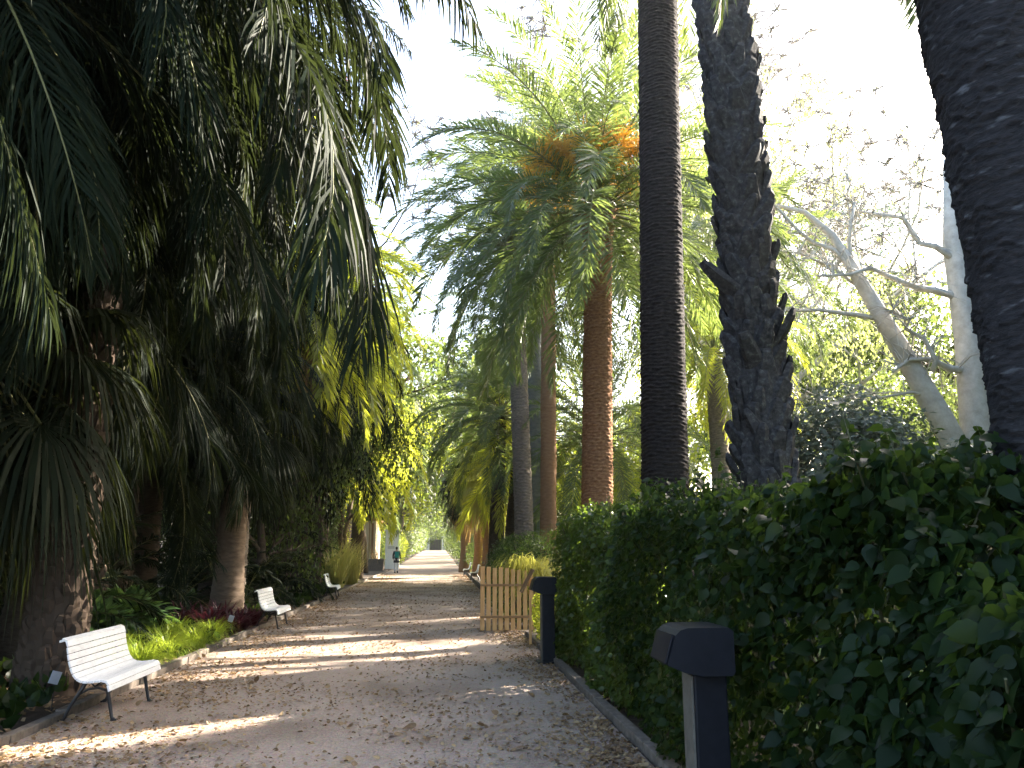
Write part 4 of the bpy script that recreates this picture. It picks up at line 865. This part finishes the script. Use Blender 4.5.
for i, (x, y, s, lab) in enumerate([(-4.6, 36.5, 1.0, "straw coloured reeds nearest the third bench"), (-4.3, 39.5, 1.05, "tall sunlit reeds at the path edge"), (-5.0, 41.5, 1.1, "tall sunlit reeds at the back")]):
    o = obj("reeds", tuft_mesh("reeds", M['reed'], 260, 2.1, .035, 780 + i, .22, .5), None, (x, y, 0), None, s); tag(o, lab, "reeds", "reeds on the left of the path")

# leaf litter, one mass nobody could count
rg = np.random.default_rng(77); n = 70000
y = 3.5 + 50 * rg.random(n) ** 2.1; x = rg.uniform(-3.65, 1.7, n)
edge = rg.random(n) < .42; side = rg.random(n) < .55
x[edge] = np.where(side[edge], -3.7 + np.abs(rg.normal(size=edge.sum())) * .75, 1.7 - np.abs(rg.normal(size=edge.sum())) * .35)
x = np.clip(x, -3.7, 1.7)
P = np.stack([x, y, np.full(n, .022) + rg.random(n) * .012], 1)
keep = vnoise(P * np.array([1, .7, 0]), 5, 1.6) + rg.normal(size=n) * .45 > -.1
P = P[keep]; n = len(P)
D = np.stack([rg.normal(size=n), rg.normal(size=n), rg.normal(size=n) * .25], 1); Nn = np.stack([rg.normal(size=n) * .35, rg.normal(size=n) * .35, np.ones(n)], 1)
V, F = cloud(P, D, Nn, rg.uniform(.016, .05, n) * (1 + .8 * (rg.random(n) < .12)), LEAF)
o = obj("fallen_leaves", mesh("fallen_leaves", V, F, M['litter'])); tag(o, "dry brown leaves scattered over the gravel", "leaf litter", kind="stuff")
n = 9000; P = np.stack([rg.uniform(-9, -3.9, n), rg.uniform(4, 34, n), rg.uniform(.01, .05, n)], 1)
D = rg.normal(size=(n, 3)) * np.array([1, 1, .3]); Nn = rg.normal(size=(n, 3)) * .4 + np.array([0, 0, 1])
V, F = cloud(P, D, Nn, rg.uniform(.04, .1, n), LEAF_S)
o = obj("bed_litter", mesh("bed_litter", V, F, M['litter'])); tag(o, "dead leaves lying in the left bed", "leaf litter", kind="stuff")
n = 9000; P = np.stack([rg.uniform(-9, -4.0, n), rg.uniform(4, 36, n), np.zeros(n)], 1); P = P[vnoise(P, 8, .8) > .0]; n = len(P)
D = np.stack([rg.normal(size=n) * .6, rg.normal(size=n) * .6, np.ones(n) * .8], 1); Nn = np.cross(D, rg.normal(size=(n, 3)))
P[:, 2] = rg.random(n) * .22
V, F = cloud(P, D, Nn, rg.uniform(.08, .2, n), LEAF)
o = obj("ground_cover", mesh("ground_cover", V, F, M['hedge'])); tag(o, "low dark leafy ground cover under the left palms", "ground cover", kind="stuff")

# ---------------------------------------------------------------- benches
def make_bench(label):
    """faces +x; origin under the middle"""
    root = empty("garden_bench", (0, 0, 0), label, "bench", "white slatted benches beside the path")
    # slat centres along the S profile: (x, z, angle of the slat face)
    prof = [(-.375, .865), (-.335, .875), (-.300, .835), (-.285, .765), (-.268, .695), (-.245, .625), (-.215, .558), (-.172, .497), (-.112, .455), (-.04, .440), (.035, .440), (.108, .445), (.178, .448), (.232, .425), (.252, .372)]
    hw = .95
    def slats(idx, name):
        b = MB()
        for i in idx:
            p0 = Vector((prof[max(0, i - 1)][0], 0, prof[max(0, i - 1)][1])); p1 = Vector((prof[min(len(prof) - 1, i + 1)][0], 0, prof[min(len(prof) - 1, i + 1)][1]))
            t = (p1 - p0).normalized(); ang = math.atan2(t.z, t.x)
            gap = .067 if i > 0 else .045
            b.box((prof[i][0], 0, prof[i][1]), (gap, 2 * hw, .024), bev=.005, ry=-ang)
        return b.build(name, M['white_wood'], root)
    slats(range(0, 8), "backrest"); slats(range(8, 15), "seat")
    for s in (-.66, .66):
        b = MB()
        inner = [(p[0] - .012, s, p[1] - .026) for p in prof[9:14]]
        b.tube([(p[0] - .028, s, p[1] - .012) for p in prof[1:9]] + inner,   .02, 6)
        b.tube([(-.12, s, .43), (-.2, s, .30), (-.30, s, .16), (-.36, s, .03), (-.40, s, .012)], [.03, .027, .024, .022, .02], 6)          # rear leg
        b.tube([(.16, s, .42), (.15, s, .30), (.19, s, .15), (.225, s, .03), (.255, s, .012)], [.03, .027, .024, .022, .02], 6)            # front leg
        b.tube([(-.22, s, .27), (-.1, s, .33), (.02, s, .345), (.14, s, .31)], .014, 6)                                                   # tie
        b.tube([(-.10, s, .42), (-.02, s, .36), (.07, s, .42)], .012, 5)
        b.tube([(-.27, s, .55), (-.25, s, .44), (-.16, s, .38)], .013, 5)
        b.box((-.392, s, .008 + .004), (.07, .05, .014)); b.box((.25, s, .012), (.07, .05, .014))
        b.build("iron_leg", M['iron'], root, True)
    b = MB(); b.tube([(-.02, -.66, .355), (-.02, .66, .355)], .010, 6); b.tube([(-.02, -.05, .31), (-.02, .05, .31)], .05, 8)
    b.build("tie_rod", M['iron'], root)
    return root
bench = make_bench("white slatted bench nearest to the camera on the left")
bench.location = (-3.40, 9.24, .012); bench.scale = (.78, .77, .91)
for x, y, rz, lab in [(-3.55, 18.35, 0, "white slatted bench on the left beside the burgundy plants"), (-3.62, 28.6, .05, "white slatted bench on the left half in shade before the reeds"), (1.9, 43.6, math.pi, "white slatted bench on the right nearest past the fence"), (1.72, 50.0, math.pi, "white slatted bench on the right, further one")]:
    c = copy_tree(bench); c.location = (x, y, .012); c.rotation_euler[2] = rz; c["label"] = lab

# ---------------------------------------------------------------- fence, signs
root = empty("picket_fence", (1.42, 17.0, 0), "honey coloured wooden picket fence across the bed end", "fence")
b = MB(); rg = random.Random(4)
xs = np.linspace(-.5, .52, 9)
for i, x in enumerate(xs):
    h = 1.30 - .10 * i / 8 + rg.uniform(-.015, .015); o_ = MB()
    o_.box((x, -.012, h / 2 + .03), (.088, .02, h), rg.uniform(-.01, .01), bev=.003); o_.build("picket", M['fence'], root)
for z in (.30, .94):
    o_ = MB(); o_.box((.01, .026, z), (1.10, .05, .055), bev=.004); o_.build("rail", M['fence_rail'], root)
    o_ = MB(); o_.box((.01, -.035, z), (1.12, .022, .045), bev=.003); o_.build("rail", M['fence_rail'], root)
o_ = MB(); o_.box((.02, -.012, .05), (1.08, .03, .1), bev=.004); 
for x in (-.5, .56):
    p_ = MB(); p_.box((x, .09, .62), (.08, .07, 1.24), bev=.005); p_.build("post", M['fence_rail'], root)

def make_sign(loc, label):
    """console sign facing the path (-x)"""
    root = empty("information_sign", loc, label, "sign", "black console signs by the hedge")
    b = MB(); b.box((.05, 0, .50), (.19, .19, 1.0), bev=.012); b.build("post", M['sign_black'], root)
    b = MB(); b.box((-.052, 0, .5), (.012, .17, .98), bev=.002); b.build("post_strip", M['sign_edge'], root)  # tan strip on the path side of the black post
    b = MB(); b.box((.05, 0, .015), (.34, .34, .025), bev=.006); b.build("base_plate", M['sign_black'], root)
    b = MB(); prof = [(-.215, 1.06), (-.165, 1.215), (-.135, 1.243), (-.09, 1.255), (.14, 1.255), (.165, 1.235), (.165, 1.02), (.15, 1.0), (-.02, 1.0), (-.12, 1.02)]
    b.prism(prof, -.18, .18); hd = b.build("head", M['sign_black'], root)
    b = MB(); n_ = Vector((-.957, 0, .29)); c_ = Vector((-.19, 0, 1.1425)) + n_ * .006
    b.box(c_, (.008, .31, .155), ry=math.atan2(.05, .165)); b.build("panel", M['sign_panel'], hd)
    return root
s1 = make_sign((1.47, 4.62, .012), "black console sign nearest, half in front of the dark hedge")
s2 = copy_tree(s1); s2.location = (1.62, 12.4, .012); s2["label"] = "black console sign further along, before the picket fence"
root = empty("stake_sign", (1.62, 14.6, 0), "thin wooden stake with tilted brown board beside the fence", "sign")
b = MB(); b.box((.03, 0, .58), (.045, .05, 1.16), bev=.004); b.build("stake", M['fence'], root)
b = MB(); b.box((-.03, 0, 1.12), (.03, .36, .46), ry=R(28), bev=.004); b.build("board", M['brown_board'], root)
for i, (x, y, lab, rz) in enumerate([(-4.08, 9.35, "small white plant label leaning in the bed behind the nearest bench", .5), (-4.05, 16.6, "small white plant label between grass and burgundy plants", .1)]):
    root = empty("plant_label", (x, y, 0), lab, "plant label", "small plant labels")
    b = MB(); b.box((0, 0, .15), (.012, .008, .3)); b.build("stake", M['iron'], root)
    b = MB(); b.box((0, -.014, .34), (.10, .01, .13), .2, ry=.3, bev=.003); b.build("plate", M['grey_mark'], root); root.rotation_euler[2] = rz

# ---------------------------------------------------------------- building, board, planter, gate, far away
root = empty("garden_building", (-6.6, 68.0, gz(68)), "low cream rendered building on the left far down the path", "building")
b = MB(); b.box((0, 0, 1.9), (3.0, 5.0, 3.8), bev=.02); wl = b.build("wall", M['render'], root)
b = MB(); b.prism([(-1.75, 3.8), (1.75, 3.8), (1.75, 3.92), (0, 4.6), (-1.75, 3.92)], -2.7, 2.7); b.build("roof", M['tile'], root)
b = MB(); b.box((1.503, .6, 1.1), (.05, 1.0, 2.2)); b.build("door", M['brown_board'], root)
b = MB(); b.box((1.25, -2.52, 1.8), (.16, .08, 3.6)); b.box((1.0, -2.515, 1.9), (.05, .06, 3.7)); b.build("drainpipe", M['bark_smooth'], root)
root = empty("white_notice_board", (-3.75, 66.0, gz(66)), "tall white notice board beside the walker", "notice board")
b = MB(); b.box((0, 0, 1.5), (1.15, .35, 3.0), bev=.02); pn = b.build("panel", M['white_paint'], root)
b = MB(); b.box((0, 0, 3.04), (1.4, .5, .1), bev=.01); b.build("cornice", M['white_paint'], root)
b = MB()
for z, w_ in ((2.45, .5), (2.3, .4), (1.75, .55), (1.65, .55)): b.box((-.1, -.178, z), (w_, .006, .06))
b.build("print", M['grey_mark'], pn)
root = empty("planter", (-4.85, 62.5, gz(62.5)), "dark weathered planter tub at the path edge before the building", "planter")
b = MB(); b.box((0, 0, .4), (1.25, 1.0, .8), taper=1.12, bev=0); b.box((0, 0, .83), (1.5, 1.22, .08), bev=.01); b.build("tub", M['planter'], root)
obj("plant", tuft_mesh("plant", M['dry'], 60, 1.0, .03, 900, 1.0, .5), root, (0, 0, .85))
root = empty("end_gate", (-.9, 212, gz(212)), "dark gate between white pillars at the very end of the path", "gate")
b = MB()
for x in (-1.05, -.35, .35, 1.05): b.box((x, 0, 1.35), (.66, .07, 2.7))
for z in (.3, 1.4, 2.5): b.box((0, -.06, z), (2.9, .05, .12))
b.build("gate_leaf", M['iron'], root)
for x in (-2.1, 2.1):
    b = MB(); b.box((x, 0, 1.7), (1.0, 1.0, 3.4), bev=.03); b.box((x, 0, 3.5), (1.3, 1.3, .2), bev=.03); b.build("pillar", M['white_paint'], root)
o_ = MB(); o_.box((-8, 214, gz(214) + 1.2), (10.5, .4, 2.4)); o = o_.build("end_wall", M['render']); tag(o, "boundary wall left of the end gate", "wall", "boundary walls beside the end gate")
o_ = MB(); o_.box((6.2, 214, gz(214) + 1.2), (10.5, .4, 2.4)); o = o_.build("end_wall", M['render']); tag(o, "boundary wall right of the end gate", "wall", "boundary walls beside the end gate")

# ---------------------------------------------------------------- the walker
def skin_body(name, verts, edges, radii, mat, levels=2):
    me = bpy.data.meshes.new(name); me.from_pydata(verts, edges, []); o = bpy.data.objects.new(name, me); col.objects.link(o)
    sk = o.modifiers.new("skin", 'SKIN'); sk.use_smooth_shade = True
    for i, r_ in enumerate(radii): me.skin_vertices[0].data[i].radius = r_ if hasattr(r_, '__len__') else (r_, r_)
    me.skin_vertices[0].data[0].use_root = True
    o.modifiers.new("sub", 'SUBSURF').levels = levels; o.modifiers["sub"].render_levels = levels
    dg = bpy.context.evaluated_depsgraph_get(); dg.update(); ev = o.evaluated_get(dg); m2 = bpy.data.meshes.new_from_object(ev)
    bpy.data.objects.remove(o); bpy.data.meshes.remove(me); m2.name = name; m2.materials.clear(); m2.materials.append(mat); return m2
person = empty("person", (-2.94, 56.9, .012), "walker in dark jacket seen from behind, striding away down the path", "person")
Vp = [(0, 0, .95), (0, .01, 1.12), (0, .0, 1.32), (0, .01, 1.46), (0, .02, 1.53), (0, .03, 1.63), (0, .03, 1.71),           # spine, neck, head
      (-.10, 0, .90), (-.10, .12, .50), (-.10, .06, .08), (-.10, .19, .035),                                               # left leg, stepping forward
      (.10, 0, .90), (.10, -.05, .50), (.10, -.24, .14), (.10, -.17, .03),                                                 # right leg, pushing off
      (-.17, 0, 1.42), (-.23, -.06, 1.16), (-.22, .06, .93), (-.21, .09, .86), (.17, 0, 1.42), (.24, .04, 1.16), (.25, .19, .98), (.24, .24, .92)]
Ep = [(0, 1), (1, 2), (2, 3), (3, 4), (4, 5), (5, 6), (0, 7), (7, 8), (8, 9), (9, 10), (0, 11), (11, 12), (12, 13), (13, 14), (3, 15), (15, 16), (16, 17), (17, 18), (3, 19), (19, 20), (20, 21), (21, 22)]
Rp = [(.14, .10), (.12, .09), (.145, .10), (.10, .075), (.05, .05), (.075, .09), (.07, .085), (.085, .09), (.06, .06), (.038, .04), (.038, .028), (.085, .09), (.06, .06), (.038, .04), (.038, .028), (.055, .055), (.04, .04), (.03, .03), (.03, .022), (.055, .055), (.04, .04), (.03, .03), (.03, .022)]
obj("body", skin_body("body", Vp, Ep, Rp, M['skin']), person)
# garments follow the same joints, a little fuller
idx = [0, 1, 2, 3, 15, 16, 17, 19, 20, 21]; mp = {k: i for i, k in enumerate(idx)}
ed = [(0, 1), (1, 2), (2, 3), (3, 15), (15, 16), (16, 17), (3, 19), (19, 20), (20, 21)]
obj("jacket", skin_body("jacket", [Vp[i] for i in idx], [(mp[a], mp[c]) for a, c in ed], [(Rp[i][0] + .025, Rp[i][1] + .025) for i in idx], M['navy']), person)
idx = [0, 7, 8, 9, 11, 12, 13]; mp = {k: i for i, k in enumerate(idx)}; ed = [(0, 7), (7, 8), (8, 9), (0, 11), (11, 12), (12, 13)]
obj("trousers", skin_body("trousers", [Vp[i] for i in idx], [(mp[a], mp[c]) for a, c in ed], [(Rp[i][0] + .02, Rp[i][1] + .02) for i in idx], M['trouser']), person)
b = MB(); b.tube([(0, 0, 1.16), (0, .0, 1.0), (0, .01, .86), (0, .02, .70)], [.15, .165, .19, .21], 16); b.build("skirt", M['navy'], person, True)
b = MB(); b.tube([(0, .0, 1.58), (0, -.005, 1.65), (0, .01, 1.72), (0, .03, 1.765), (0, .03, 1.78)], [.05, .088, .092, .06, .01], 12); b.build("hair", M['hair'], person, True)
for x, y_, z, t in ((-.10, .13, .035, 0), (.10, -.19, .06, .6)):
    b = MB(); b.box((x, y_, z), (.09, .26, .07), bev=.02, rx=-t); b.build("shoe", M['navy'], person)
bp_ = empty("backpack", (-2.90, 56.72, 1.06), "teal backpack worn by the walker", "backpack")
b = MB(); b.box((0, 0, .19), (.30, .17, .44), bev=.05); b.build("bag", M['teal'], bp_, True)
b = MB(); b.box((0, -.10, .10), (.22, .06, .20), bev=.025); b.build("pocket", M['teal'], bp_, True)
for x in (-.09, .09):
    b = MB(); b.tube([(x, .07, .36), (x, .16, .42), (x * 1.1, .26, .36)], .014, 5); b.build("strap", M['navy'], bp_)

# ---------------------------------------------------------------- thin sunlit haze
m, t, out = nodes("thin haze")
pv = N(t, "ShaderNodeVolumePrincipled"); pv.inputs['Color'].default_value = (0.93, 0.96, 1.0, 1)
pv.inputs['Density'].default_value = 0.0004; pv.inputs['Anisotropy'].default_value = 0.8
t.links.new(pv.outputs[0], out.inputs['Volume'])
b = MB(); b.box((0, 110, 17), (180, 290, 36)); hz = b.build("haze", m); hz["kind"] = "stuff"
